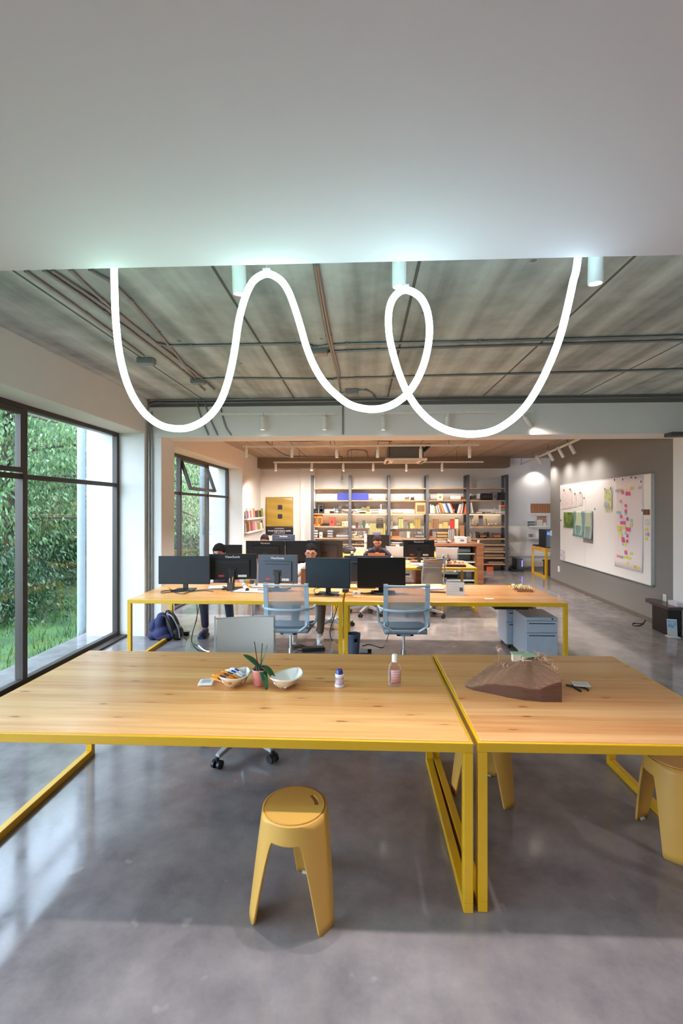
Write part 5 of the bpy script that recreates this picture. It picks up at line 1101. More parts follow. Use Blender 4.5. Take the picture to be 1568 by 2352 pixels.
onwall('plan_print', 'yellowish plan print with blue strip pinned on the whiteboard', 'print', 1388, 1404.5, 1124, 1172, BO+.004, .002, mat_blotch('plan_yellow', [(120, 124, 96), (206, 208, 150), (222, 220, 196)], 14.), 'prints on the whiteboard')
onwall('blue_strip', 'blue strip below the yellowish plan print', 'strip', 1387, 1397, 1156, 1164, BO+.01, .001, pm((160, 176, 216), .7, name='blue_note'), 'prints on the whiteboard')
for i, (x0, x1, y0, y1, lb) in enumerate(((1288, 1300, 1120, 1168, 'thin sketch sheet at the upper far corner of the whiteboard'), (1300, 1313, 1121, 1166, 'thin sketch sheet second from the far edge of the whiteboard'), (1315, 1323, 1132, 1164, 'small narrow sketch above the teal map'), (1326, 1337, 1131, 1160, 'pale sketch above the muted teal map'), (1286.5, 1297, 1262, 1287, 'lilac ink drawing at the lower far corner of the whiteboard'), (1480, 1491, 1192, 1208, 'cream handwritten note at the near edge of the whiteboard'))):
    onwall('sketch', lb, 'sketch', x0, x1, y0, y1, BO, .001, mat_blotch('sketch_%d' % i, [(196, 184, 182), (222, 210, 204), (228, 216, 210)] if i != 4 else [(120, 116, 170), (216, 204, 206), (224, 212, 208)], 16.), 'sketches on the whiteboard')
onwall('wood_sample', 'brown wood sample at the near edge of the whiteboard', 'sample', 1478.5, 1491, 1170, 1183, BO, .012, mat_stripes('wood_sample', (140, 84, 40), (104, 62, 34), 30., 0))
PINK, YLW, CYAN, ORG, LILA = (228, 92, 146), (222, 218, 96), (150, 206, 208), (232, 190, 110), (196, 176, 196)
NOTE = [(1413, 1419, 1124, 1130, (170, 186, 216)), (1421, 1426, 1123, 1129, ORG), (1427, 1431, 1127, 1135, PINK), (1432, 1438, 1122, 1127, (230, 224, 150)), (1436, 1446, 1130, 1138, PINK), (1446, 1453, 1118, 1125, ORG), (1466, 1473, 1117, 1123, LILA), (1422, 1426, 1148, 1155, (230, 170, 180)), (1434, 1438, 1158, 1165, PINK), (1434, 1438, 1170, 1178, PINK), (1415, 1424, 1174, 1180, CYAN), (1424, 1428, 1183, 1191, PINK), (1434, 1438, 1178, 1183, CYAN), (1438, 1442, 1188, 1196, PINK), (1424, 1435, 1197, 1205, PINK), (1447, 1451, 1192, 1200, CYAN), (1446, 1451, 1202, 1210, YLW),
        (1417, 1425, 1207, 1215, YLW), (1418, 1424, 1215, 1222, YLW), (1429, 1436, 1209, 1217, YLW), (1437, 1447, 1211, 1221, PINK), (1424, 1428, 1222, 1229, YLW), (1434, 1438, 1221, 1228, CYAN), (1438, 1442, 1227, 1235, PINK), (1427, 1433, 1234, 1246, PINK), (1437, 1442, 1239, 1247, PINK), (1421, 1427, 1229, 1238, (228, 222, 140)), (1431, 1437, 1247, 1254, YLW), (1428, 1432, 1247, 1253, CYAN), (1434, 1439, 1264, 1274, PINK), (1416, 1423, 1274, 1281, (236, 140, 156)), (1425, 1430, 1276, 1283, (150, 176, 160)), (1432, 1440, 1276, 1283, YLW), (1441, 1448, 1278, 1286, YLW), (1446, 1452, 1268, 1275, (206, 220, 110)), (1438, 1443, 1290, 1299, YLW), (1455, 1461, 1298, 1306, (236, 170, 120)), (1458, 1463, 1299, 1307, YLW), (1464, 1469, 1301, 1308, YLW), (1481, 1487, 1212, 1220, YLW), (1481, 1486, 1223, 1231, CYAN), (1486, 1491, 1223, 1232, (232, 130, 160)), (1481, 1487, 1234, 1241, YLW)]
CNM = {PINK: 'pink', YLW: 'yellow', CYAN: 'pale blue', ORG: 'orange', LILA: 'lilac', (170, 186, 216): 'grey blue', (230, 224, 150): 'pale yellow', (230, 170, 180): 'light pink', (228, 222, 140): 'soft yellow', (236, 140, 156): 'coral pink', (150, 176, 160): 'grey green', (206, 220, 110): 'lime', (236, 170, 120): 'peach', (232, 130, 160): 'rose'}
cnt = {}
for x0, x1, y0, y1, c in NOTE:
    cnt[c] = cnt.get(c, 0)+1; k = cnt[c]; tot = sum(1 for q in NOTE if q[4] == c)
    lb = ('only '+CNM[c]+' sticky note on the whiteboard') if tot == 1 else (ORD[k-1]+' '+CNM[c]+' sticky note down the whiteboard, counting from the top')
    onwall('sticky_note', lb, 'sticky note', x0, x1, y0, y1, BO+.012 if x0 < 1477 else BO, .0015, pm(c, .8, var=.03, name='note_%d_%d_%d' % c), 'sticky notes on the whiteboard')
# magnets
for i, (x, y) in enumerate(((1295, 1126), (1309, 1124), (1320, 1134), (1332, 1132), (1341, 1144), (1366, 1169), (1389, 1123), (1402, 1121), (1411, 1102), (1430, 1101), (1449, 1096), (1459, 1097), (1472, 1106), (1474, 1172), (1287, 1150), (1288, 1195))):
    onwall('magnet_clip', ORD[i]+' small dark clip on the whiteboard, counting from the far edge to the near one' if i < 14 else ('dark clip on the far rim of the whiteboard, upper one' if i == 14 else 'dark clip on the far rim of the whiteboard, lower one'), 'clip', x-.6, x+.6, y-2, y+2.5, BO+.013, .006, pm((58, 54, 54), .5, name='dark_clip'), 'clips on the whiteboard')
for lb, x0, x1, y0, y1 in (('white light switch at the far edge of the accent wall', 1263, 1266, 1219, 1231), ('white socket plate low on the accent wall under the far end of the whiteboard', 1280.5, 1284.5, 1300, 1314), ('white socket with plug above the black cabinet', 1521.5, 1529, 1364, 1382)):
    u1_, z1_ = onW(x0, y0, .01); u0_, z0_ = onW(x1, y1, .01); c = WP0+WU*((u0_+u1_)/2); t = thing('socket_plate', lb, 'socket', (c.x, c.y, (z0_+z1_)/2), WRZ, 'wall plates'); a_, b_ = (u1_-u0_)/2, (z1_-z0_)/2
    obj('plate', MB().box(-a_, a_, -.01, 0, -b_, b_), WHITE, t, bev=.003); obj('switch_insert', MB().box(-a_*.5, a_*.5, -.013, -.009, -b_*.6, b_*.6), pm((210, 206, 200), .4, name='insert_white'), t, bev=.001)
# black low cabinet with long top and its cable
u1_, _ = onW(1479, 1430, .34); u0_, _ = onW(1535, 1440, .34)
t = thing('low_cabinet', 'low black cabinet with an overhanging rounded dark top against the accent wall', 'cabinet', (4.305, 6.73, 0), WRZ)
obj('carcass', MB().box(-.19, .18, -.09, .09, 0, .36), pm((24, 21, 21), .5, name='black_stain'), t, bev=.006)
obj('side_panel', MB().box(.18, .188, -.085, .085, .02, .35), pm((16, 16, 20), .4, name='black_panel'), t)
tp = [(.22, .09), (-.36, .09), (-.42, .06), (-.44, 0), (-.42, -.06), (-.36, -.09), (-.2, -.11), (.22, -.10)]
obj('rounded_top', MB().prism(tp, .36, .40), pm((62, 44, 42), .3, coat=.3, name='dark_mahogany'), t, bev=.006)
hang('thin brown cable lying on the floor before the black cabinet', [F(1481, 1424), F(1474, 1432), F(1455, 1431), F(1452, 1436), F(1466, 1437), F(1478, 1432)], .006, pm((70, 56, 48), .6, name='brown_cable'))
p = onZ(1551, 1466, 0); t = thing('sign_holder', 'small clear tabletop sign with blue print standing on the floor by the white wall', 'sign', (p.x, p.y+.06, 0), -.2)
obj('foot', MB().box(-.07, .07, -.07, .06, 0, .012), pm((206, 206, 208), .3, coat=.4, name='acrylic_white'), t, bev=.003); obj('upright_panel', MB().box(-.06, .06, -.004, .004, .01, .24, rotx(-.12)), pm((200, 206, 212), .3, coat=.4, name='acrylic'), t, bev=.002)
obj('blue_print', MB().box(-.05, .05, -.006, -.0045, .12, .22, rotx(-.12)), mat_blotch('blue_print', [(60, 120, 170), (150, 186, 216), (214, 222, 230)], 18.), t)
tag(obj('socket_box', MB().box(4.33, 4.40, 6.55, 6.74, .33, .46), pm((206, 202, 208), .5, name='box_white'), bev=.004), 'white trunking box at the corner of the white wall beside the black cabinet', 'socket')
t = thing('cable_tray', 'dark grey ceiling bracket at the end of the beam over the white wall', 'bracket', (4.25, 6.2, 2.72)); obj('bracket_plate', MB().box(-.28, .13, -.1, .06, -.03, .02), pm((70, 68, 68), .6, name='bracket_grey'), t, bev=.004); obj('bracket_arm', MB().box(.0, .12, -.6, .06, -.05, -.015).cyl((.05, -.2, -.09), (.05, -.2, -.04), .02, n=10), STEELG, t)
# air conditioner cassette
a, b = onY(885, 1055, 10.4), onY(981, 1055, 10.4); cx = (a.x+b.x)/2; w = (b.x-a.x)/2
t = thing('ceiling_air_conditioner', 'ceiling cassette air conditioner with white grille under the rear ceiling', 'air conditioner', (cx, 10.85, 2.83))
obj('grille_panel', MB().box(-w, w, -w, w, 0, .05), pm((222, 214, 204), .5, name='ac_white'), t, bev=.012)
g = MB()
for s in (-1, 1): g.box(-w*.75, w*.75, s*w*.86-.03, s*w*.86+.03, -.004, .001); g.box(s*w*.86-.03, s*w*.86+.03, -w*.7, w*.7, -.004, .001)
obj('air_slots', g, pm((60, 56, 52), .6, name='slot_dark'), t); g = MB()
for i in range(12): g.box(-w*.6, w*.6, -w*.6+i*w*.1, -w*.6+i*w*.1+.02, -.003, .001)
obj('intake_grille', g, pm((170, 162, 152), .5, name='grille_grey'), t); obj('unit_body', MB().box(-w*.84, w*.84, -w*.84, w*.84, .05, .33), pm((112, 112, 110), .5, metal=.4, name='ac_steel'), t, bev=.004)
obj('hanger_rods', MB().cyl((-w*.8, -w*.9, .1), (-w*.8, -w*.9, .36), .006, n=6).cyl((w*.8, -w*.9, .1), (w*.8, -w*.9, .36), .006, n=6).cyl((w*.8, -w*1.0, .2), (w*1.15, -w*1.0, .35), .04, n=12), BLACK, t)
# ================================================================ back shelving
YS = 13.02; YM = 13.18
def sx(px, Y=YM): return onY(px, 1166, Y).x
def sz(py, Y=YS): return onY(940, py, Y).z
POST = [717, 803.5, 893, 981, 1074, 1163.5]; PX = [onY(p, 1166, YS).x for p in POST]
t = thing('shelving_unit', 'long grey steel shelving with wooden boards along the back wall', 'shelving', (0, 0, 0))
for x in PX:
    for y in (YS, YS+.36): obj('post', MB().box(x-.04, x+.04, y-.03, y+.03, 0, sz(1091)), STEELG, t, bev=.004)
    obj('cross_brace', MB().box(x-.02, x+.02, YS+.03, YS+.33, sz(1091)-.05, sz(1091)).box(x-.02, x+.02, YS+.03, YS+.33, .12, .16), STEELG, t)
LV = {'top': 1121, 'upper': 1149, 'middle': 1179.5, 'fourth': 1208.5, 'fifth': 1236.5, 'sixth': 1250, 'seventh': 1266, 'eighth': 1280, 'lowest': 1294.5}
LZ = {k: sz(v, YS-.02) for k, v in LV.items()}
LED = emis((255, 226, 176), 5.5, 'shelf_led')
for k, z in LZ.items():
    for b in range(5):
        if k == 'fourth' and b not in (0, 4): continue
        if k in ('sixth', 'seventh', 'eighth', 'lowest') and b == 1 and k != 'sixth': pass
        s = obj('shelf', MB().box(PX[b]+.045, PX[b+1]-.045, YS-.02, YS+.38, z-.03, z), SHELFW, t, bev=.003)
        if (k == 'middle') or (k == 'fourth' and b == 0 and False):
            obj('light_strip', MB().box(PX[b]+.08, PX[b+1]-.08, YS+.34, YS+.36, z-.042, z-.031), LED, s)
for lb, x0, x1, py in (('white picture ledge in the second shelving bay', 809, 849, 1212), ('white picture ledge in the third shelving bay', 897, 968, 1213), ('white picture ledge in the fourth shelving bay', 986, 1052, 1213)):
    z = sz(py, YB-.05); a, b = onY(x0, py, YB-.05).x, onY(x1, py, YB-.05).x
    u = thing('wall_ledge', lb, 'ledge', ((a+b)/2, YB-.05, z), 0, 'picture ledges'); obj('board', MB().box(-(b-a)/2, (b-a)/2, -.055, .05, -.02, 0), WARMW, u); obj('front_lip', MB().box(-(b-a)/2, (b-a)/2, -.062, -.055, -.022, .012), WARMW, u)
    LZ['L%d' % x0] = z
BAY = {0: 'first', 1: 'second', 2: 'third', 3: 'fourth', 4: 'fifth'}
def base(lev): return LZ[lev]
def shelf_item(kind, name, label, cat, x0, x1, y0, lev, col, y=YM, dep=.2, c2=None, grp=None):
    a, b = onY(x0, 1166, y-dep/2).x, onY(x1, 1166, y-dep/2).x; z = base(lev); h = max(.02, onY(940, y0, y-dep/2).z-z); w = b-a; g = grp or 'things on the back shelving'
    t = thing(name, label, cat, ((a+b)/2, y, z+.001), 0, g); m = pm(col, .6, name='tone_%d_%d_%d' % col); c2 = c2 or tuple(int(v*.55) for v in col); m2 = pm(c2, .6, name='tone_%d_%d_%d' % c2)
    if kind == 'box':
        obj('body', MB().box(-w/2, w/2, -dep/2, dep/2, 0, h*.8), m, t, bev=.004); obj('lid', MB().box(-w/2-.004, w/2+.004, -dep/2-.004, dep/2+.004, h*.8, h), m, t, bev=.004); obj('label_patch', MB().box(-w*.2, w*.2, -dep/2-.003, -dep/2, h*.3, h*.6), m2, t)
    elif kind == 'board':
        obj('panel', MB().box(-w/2, w/2, -.008, .008, 0, h, rotx(-.06)), m, t, bev=.002); obj('edge_strip', MB().box(-w/2, w/2, -.010, .010, h*.92, h, rotx(-.06)), m2, t)
    elif kind == 'stripes':
        obj('panel', MB().box(-w/2, w/2, -.010, .010, 0, h, rotx(-.06)), mat_stripes('slats_%d_%d' % (x0, y0), col, c2, 22., 0, .5, .6, .2), t, bev=.002); obj('backing', MB().box(-w/2, w/2, .010, .014, 0, h, rotx(-.06)), m2, t)
    elif kind == 'grid':
        q = MB(); n = 5
        for i in range(n+1): q.box(-w/2+w*i/n-.008, -w/2+w*i/n+.008, -.01, .01, 0, h); q.box(-w/2, w/2, -.01, .01, h*i/n-.008*(i > 0), h*i/n+.008)
        obj('lattice', q, m, t)
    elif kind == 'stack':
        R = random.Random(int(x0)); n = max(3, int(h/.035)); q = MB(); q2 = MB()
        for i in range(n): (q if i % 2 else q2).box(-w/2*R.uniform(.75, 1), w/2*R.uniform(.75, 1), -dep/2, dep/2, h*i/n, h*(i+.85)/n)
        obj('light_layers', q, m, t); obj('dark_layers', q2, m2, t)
    elif kind == 'lathe':
        r = w/2; obj('body', MB().lathe([(0, 0), (r*.9, 0), (r, h*.05), (r, h*.66), (r*.55, h*.8), (0, h*.8)], 18), m, t); obj('cap', MB().lathe([(r*.5, h*.78), (r*.5, h), (0, h)], 14), m2, t)
    elif kind == 'roll':
        r = h/2; obj('roll', MB().tube([(-w/2, 0, r), (w/2, 0, r)], r, 18), m, t); obj('end_core', MB().tube([(-w/2-.004, 0, r), (w/2+.004, 0, r)], r*.4, 12), m2, t)
    elif kind == 'helmet':
        q = MB().lathe([(w*.46, .02), (w*.46, h*.25), (w*.42, h*.55), (w*.32, h*.82), (w*.15, h*.97), (0, h)], 24); obj('dome', q, m, t, solid=.006)
        obj('brim', MB().lathe([(w*.45, .012), (w*.54, .004), (w*.54, .014), (w*.45, .024)], 24).box(-w*.3, w*.3, -w*.66, -w*.4, .006, .016), m, t); obj('crest', MB().tube(crom([(0, -w*.40, h*.6), (0, -w*.2, h*.95), (0, w*.2, h*.95), (0, w*.40, h*.6)], 5), w*.05, 8), m, t)
    elif kind == 'speaker':
        obj('cabinet', MB().box(-w/2, w/2, -dep/2, dep/2, 0, h), m, t, bev=.008); obj('driver', MB().lathe([(0, 0), (w*.3, .0), (w*.34, .008), (w*.34, 0)], 18, (0, -dep/2, h*.35), rotx(PI/2)).lathe([(0, 0), (w*.15, 0), (w*.17, .006), (w*.17, 0)], 14, (0, -dep/2, h*.75), rotx(PI/2)), m2, t)
    elif kind == 'heap':
        R = random.Random(int(x0*7)); q = MB(); q2 = MB()
        for i in range(14):
            s = R.uniform(.02, .06); (q if i % 2 else q2).cbox((R.uniform(-w/2, w/2)*.9, R.uniform(-dep/2, dep/2)*.8, R.uniform(.01, max(.02, h-.02))*.8+.006), (s*1.6, s, min(.03, h*.5)), rotz(R.random()*3) @ rotx(R.uniform(-.3, .3)))
        obj('pale_pieces', q, m, t); obj('dark_pieces', q2, m2, t)
    elif kind == 'frame':
        obj('frame', MB().box(-w/2, w/2, -dep/2, dep/2, 0, h), m, t, bev=.004); obj('picture', MB().box(-w*.36, w*.36, -dep/2-.004, -dep/2, h*.15, h*.72), m2, t); obj('ridge', MB().bar((-w*.1, 0, h), (w*.46, -dep*.2, h+.0), .04, .01), m, t)
    elif kind == 'model':
        obj('slab', MB().box(-w/2, w/2, -dep/2, dep/2, 0, h*.25), m, t, bev=.003); obj('mass', MB().box(-w*.35, w*.1, -dep*.3, dep*.3, h*.25, h*.8).box(w*.1, w*.4, -dep*.25, dep*.2, h*.25, h).prism([(-w*.3, 0), (-w*.1, 0), (-w*.2, h*.2)], -dep*.2, dep*.2, Matrix.Translation((0, 0, h*.8)) @ rotx(PI/2)), m2, t, bev=.002)
    elif kind == 'cone':
        obj('sail', MB().add([(-w/2, 0, 0), (w/2, -.03, 0), (w*.2, .03, h), (0, .06, 0)], [(0, 1, 2), (1, 3, 2), (3, 0, 2), (0, 3, 1)]), m, t); obj('base', MB().box(-w/2, w/2, -.05, .06, 0, .008), m2, t)
    return t
I = shelf_item
BLU = (52, 62, 160)
I('board', 'blue_sample_board', 'bright blue panel on the second shelf, spanning two bays behind a post', 'panel', 774, 846, 1132, 'upper', BLU, y=13.28, c2=(60, 72, 172))
I('helmet', 'hard_hat', 'white hard hat on the second shelf, beside the blue panel', 'hard hat', 856, 870, 1134.5, 'upper', (214, 206, 206))
I('helmet', 'hard_hat', 'cream hard hat on the second shelf, next to the steel post', 'hard hat', 872, 887, 1134.5, 'upper', (224, 214, 196))
for a in (('model', 'wooden_model', 'small pale house model alone on the second shelf', 'model', 929, 941, 1141, 'upper', (212, 164, 112)), ('model', 'wooden_model', 'dark brown block model on the second shelf', 'model', 943, 952, 1141.5, 'upper', (98, 58, 38)),
    ('roll', 'paper_roll', 'thick grey roll at the start of the fourth bay, second shelf', 'roll', 988, 1004, 1134, 'upper', (178, 172, 172)), ('box', 'open_box', 'white and yellow open box on the second shelf of the fourth bay', 'box', 1004, 1017, 1134, 'upper', (226, 218, 176)), ('stack', 'wooden_boards', 'low pale boards in the fourth bay of the second shelf', 'boards', 1018, 1032, 1144, 'upper', (222, 184, 136)),
    ('roll', 'paper_roll', 'white drawing roll lying on a wooden box, second shelf', 'roll', 1034, 1058, 1137, 'upper', (232, 226, 218)), ('model', 'wooden_model', 'orange brown blocks next to the white drawing roll', 'model', 1059, 1071, 1140, 'upper', (190, 116, 62)),
    ('model', 'grey_model', 'grey wedge shaped model in the fifth bay, second shelf', 'model', 1079, 1096, 1138, 'upper', (112, 96, 86)), ('roll', 'dark_bag', 'black rolled bag in the fifth bay, second shelf', 'bag', 1106, 1130, 1133, 'upper', (40, 34, 34)), ('box', 'jar_box', 'translucent grey jar in the fifth bay, second shelf', 'jar', 1132, 1139, 1130, 'upper', (120, 110, 110)), ('stack', 'dark_folders', 'dark blue folders at the right end of the second shelf', 'folders', 1146, 1161, 1131, 'upper', (44, 50, 66)),
    ('speaker', 'speaker', 'slim black speaker at the left end of the third shelf', 'speaker', 724, 729, 1155, 'middle', (30, 28, 28)), ('speaker', 'speaker', 'wide black speaker on the third shelf', 'speaker', 732, 743, 1159, 'middle', (34, 32, 32)), ('box', 'black_box', 'low black device at the foot of the two speakers', 'device', 718, 724, 1169, 'middle', (26, 26, 28)),
    ('lathe', 'white_bottle', 'white bottle near the router antennas on the third shelf', 'bottle', 765, 769, 1165, 'middle', (222, 216, 212)), ('box', 'router', 'grey router on the third shelf, first bay', 'router', 776, 784, 1163, 'middle', (82, 78, 76)), ('stack', 'white_boxes', 'white small boxes below the router', 'boxes', 769, 778, 1170, 'middle', (218, 208, 202)), ('heap', 'small_models', 'tiny figures close to the first inner post, third shelf', 'models', 785, 800, 1171, 'middle', (206, 180, 166)), ('box', 'black_box', 'flat black box before the white bottle', 'box', 757, 767, 1174, 'middle', (38, 32, 32)),
    ('heap', 'office_supplies', 'red and white supplies at the start of the second bay, third shelf', 'supplies', 807, 816, 1170, 'middle', (206, 176, 170)), ('stack', 'magazines', 'stack of white magazines in the second bay, third shelf', 'magazines', 818, 842, 1171, 'middle', (220, 214, 208)), ('model', 'yellow_model', 'flat yellow model lying on the magazines', 'model', 825, 852, 1163, 'middle', (216, 194, 112)), ('stack', 'magazines', 'small pile of papers left of the third post, third shelf', 'papers', 853, 870, 1171, 'middle', (214, 206, 200)), ('board', 'white_ruler', 'pale stick leaning at the third post, third shelf', 'stick', 874, 876, 1156, 'middle', (206, 194, 184)),
    ('frame', 'wooden_box', 'light wooden display box with green picture on the third shelf', 'display box', 954, 978, 1153, 'middle', (216, 160, 104)), ('lathe', 'white_figure', 'small white figures beside the wooden display box', 'figures', 949, 953, 1170, 'middle', (224, 216, 208)), ('board', 'wood_strip', 'thin wooden strip lying in the third bay, third shelf', 'strip', 900, 926, 1177, 'middle', (206, 150, 96)),
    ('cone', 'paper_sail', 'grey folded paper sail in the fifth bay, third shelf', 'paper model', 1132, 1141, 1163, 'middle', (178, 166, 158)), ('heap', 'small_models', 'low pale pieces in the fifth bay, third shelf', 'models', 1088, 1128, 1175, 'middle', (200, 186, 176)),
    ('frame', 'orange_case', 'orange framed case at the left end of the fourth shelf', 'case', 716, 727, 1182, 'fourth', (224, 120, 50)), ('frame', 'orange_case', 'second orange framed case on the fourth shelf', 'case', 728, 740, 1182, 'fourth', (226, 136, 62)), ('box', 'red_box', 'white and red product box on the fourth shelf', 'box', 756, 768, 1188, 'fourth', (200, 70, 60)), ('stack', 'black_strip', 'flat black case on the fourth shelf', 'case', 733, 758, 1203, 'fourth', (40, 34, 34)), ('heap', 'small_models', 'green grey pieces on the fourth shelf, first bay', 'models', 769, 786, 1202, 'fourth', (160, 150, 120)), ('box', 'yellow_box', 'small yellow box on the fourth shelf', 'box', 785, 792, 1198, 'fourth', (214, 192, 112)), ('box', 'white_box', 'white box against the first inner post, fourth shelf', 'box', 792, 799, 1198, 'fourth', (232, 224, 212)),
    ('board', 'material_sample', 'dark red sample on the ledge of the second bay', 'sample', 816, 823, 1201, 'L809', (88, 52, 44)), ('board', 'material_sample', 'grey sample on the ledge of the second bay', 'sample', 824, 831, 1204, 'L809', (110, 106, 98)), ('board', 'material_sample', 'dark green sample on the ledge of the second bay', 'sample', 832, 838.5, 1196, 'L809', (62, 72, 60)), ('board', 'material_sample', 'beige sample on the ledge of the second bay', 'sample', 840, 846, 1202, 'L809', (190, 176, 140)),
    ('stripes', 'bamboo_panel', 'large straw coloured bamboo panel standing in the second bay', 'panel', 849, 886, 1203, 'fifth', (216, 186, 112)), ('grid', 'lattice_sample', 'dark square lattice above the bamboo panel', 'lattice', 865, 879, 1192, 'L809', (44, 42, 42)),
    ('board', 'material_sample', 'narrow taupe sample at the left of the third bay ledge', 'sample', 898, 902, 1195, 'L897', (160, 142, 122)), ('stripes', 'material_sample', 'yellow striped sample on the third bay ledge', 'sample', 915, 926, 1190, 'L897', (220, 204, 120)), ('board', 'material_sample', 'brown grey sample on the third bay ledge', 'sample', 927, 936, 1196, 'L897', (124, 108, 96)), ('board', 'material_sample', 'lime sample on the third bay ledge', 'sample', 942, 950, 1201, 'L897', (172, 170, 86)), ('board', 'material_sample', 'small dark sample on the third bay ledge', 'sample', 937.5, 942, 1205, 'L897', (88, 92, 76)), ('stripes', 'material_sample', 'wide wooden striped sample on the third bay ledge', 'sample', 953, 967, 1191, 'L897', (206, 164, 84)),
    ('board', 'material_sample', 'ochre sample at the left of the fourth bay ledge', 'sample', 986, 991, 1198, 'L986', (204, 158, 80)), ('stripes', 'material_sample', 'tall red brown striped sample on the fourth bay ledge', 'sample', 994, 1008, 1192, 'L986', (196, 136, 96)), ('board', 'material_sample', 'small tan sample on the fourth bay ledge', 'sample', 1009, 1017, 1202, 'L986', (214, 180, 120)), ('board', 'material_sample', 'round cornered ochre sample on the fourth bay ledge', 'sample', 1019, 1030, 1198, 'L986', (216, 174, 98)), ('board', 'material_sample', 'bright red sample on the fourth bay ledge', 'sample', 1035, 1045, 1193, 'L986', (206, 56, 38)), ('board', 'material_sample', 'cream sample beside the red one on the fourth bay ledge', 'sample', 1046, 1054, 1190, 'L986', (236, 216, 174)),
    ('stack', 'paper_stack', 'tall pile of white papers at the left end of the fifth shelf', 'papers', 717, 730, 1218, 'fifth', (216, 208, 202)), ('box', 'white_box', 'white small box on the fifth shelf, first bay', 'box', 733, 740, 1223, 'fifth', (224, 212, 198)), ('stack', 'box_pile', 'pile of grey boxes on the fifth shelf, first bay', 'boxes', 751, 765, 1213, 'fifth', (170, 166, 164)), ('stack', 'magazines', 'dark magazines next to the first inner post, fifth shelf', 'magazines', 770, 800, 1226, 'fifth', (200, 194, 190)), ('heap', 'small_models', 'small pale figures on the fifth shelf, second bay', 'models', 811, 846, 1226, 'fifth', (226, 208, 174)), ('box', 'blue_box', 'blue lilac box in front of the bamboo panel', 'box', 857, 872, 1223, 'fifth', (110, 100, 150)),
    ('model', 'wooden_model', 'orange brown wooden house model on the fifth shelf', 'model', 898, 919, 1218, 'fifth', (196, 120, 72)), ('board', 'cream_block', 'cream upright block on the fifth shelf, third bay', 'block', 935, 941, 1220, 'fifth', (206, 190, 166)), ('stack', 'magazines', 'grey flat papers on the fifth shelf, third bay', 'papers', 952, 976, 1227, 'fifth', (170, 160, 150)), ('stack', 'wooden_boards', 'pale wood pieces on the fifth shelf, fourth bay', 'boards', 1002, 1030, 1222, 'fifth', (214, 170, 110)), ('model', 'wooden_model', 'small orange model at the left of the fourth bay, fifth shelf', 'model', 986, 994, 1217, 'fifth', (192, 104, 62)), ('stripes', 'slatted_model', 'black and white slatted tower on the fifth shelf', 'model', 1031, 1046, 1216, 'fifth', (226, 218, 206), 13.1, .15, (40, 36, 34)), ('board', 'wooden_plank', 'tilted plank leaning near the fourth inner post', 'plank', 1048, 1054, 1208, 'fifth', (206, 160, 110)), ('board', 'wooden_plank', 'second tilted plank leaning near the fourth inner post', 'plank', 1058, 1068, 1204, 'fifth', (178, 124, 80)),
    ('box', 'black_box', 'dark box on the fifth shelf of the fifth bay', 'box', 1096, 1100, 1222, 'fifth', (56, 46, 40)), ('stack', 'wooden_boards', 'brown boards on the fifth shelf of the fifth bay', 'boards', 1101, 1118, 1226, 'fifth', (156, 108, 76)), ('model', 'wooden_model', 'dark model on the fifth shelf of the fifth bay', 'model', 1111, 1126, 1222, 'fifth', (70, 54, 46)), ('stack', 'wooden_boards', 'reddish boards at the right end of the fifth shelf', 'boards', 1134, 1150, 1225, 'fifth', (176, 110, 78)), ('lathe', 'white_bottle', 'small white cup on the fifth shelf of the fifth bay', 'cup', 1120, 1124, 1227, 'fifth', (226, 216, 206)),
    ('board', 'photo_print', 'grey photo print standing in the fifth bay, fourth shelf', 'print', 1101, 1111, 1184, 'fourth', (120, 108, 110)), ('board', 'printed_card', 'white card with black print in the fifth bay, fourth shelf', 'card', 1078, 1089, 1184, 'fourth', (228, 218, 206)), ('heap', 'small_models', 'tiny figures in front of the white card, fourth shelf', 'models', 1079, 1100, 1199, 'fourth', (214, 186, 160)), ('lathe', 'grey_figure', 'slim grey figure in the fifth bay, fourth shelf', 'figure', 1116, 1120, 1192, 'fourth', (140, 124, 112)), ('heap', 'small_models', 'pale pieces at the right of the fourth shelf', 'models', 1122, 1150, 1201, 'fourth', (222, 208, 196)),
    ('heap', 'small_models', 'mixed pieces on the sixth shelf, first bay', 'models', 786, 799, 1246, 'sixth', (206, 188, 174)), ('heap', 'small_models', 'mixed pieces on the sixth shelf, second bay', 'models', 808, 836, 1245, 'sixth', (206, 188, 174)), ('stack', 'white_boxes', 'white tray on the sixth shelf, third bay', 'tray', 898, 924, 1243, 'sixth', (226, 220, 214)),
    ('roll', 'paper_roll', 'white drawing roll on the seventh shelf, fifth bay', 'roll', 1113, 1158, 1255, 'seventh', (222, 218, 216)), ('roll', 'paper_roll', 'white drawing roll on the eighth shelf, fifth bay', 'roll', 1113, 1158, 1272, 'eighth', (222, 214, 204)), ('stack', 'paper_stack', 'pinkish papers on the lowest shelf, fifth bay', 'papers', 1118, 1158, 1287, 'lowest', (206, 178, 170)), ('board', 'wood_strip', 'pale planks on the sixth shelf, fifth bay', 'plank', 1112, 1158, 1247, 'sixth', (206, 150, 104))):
    I(*a)
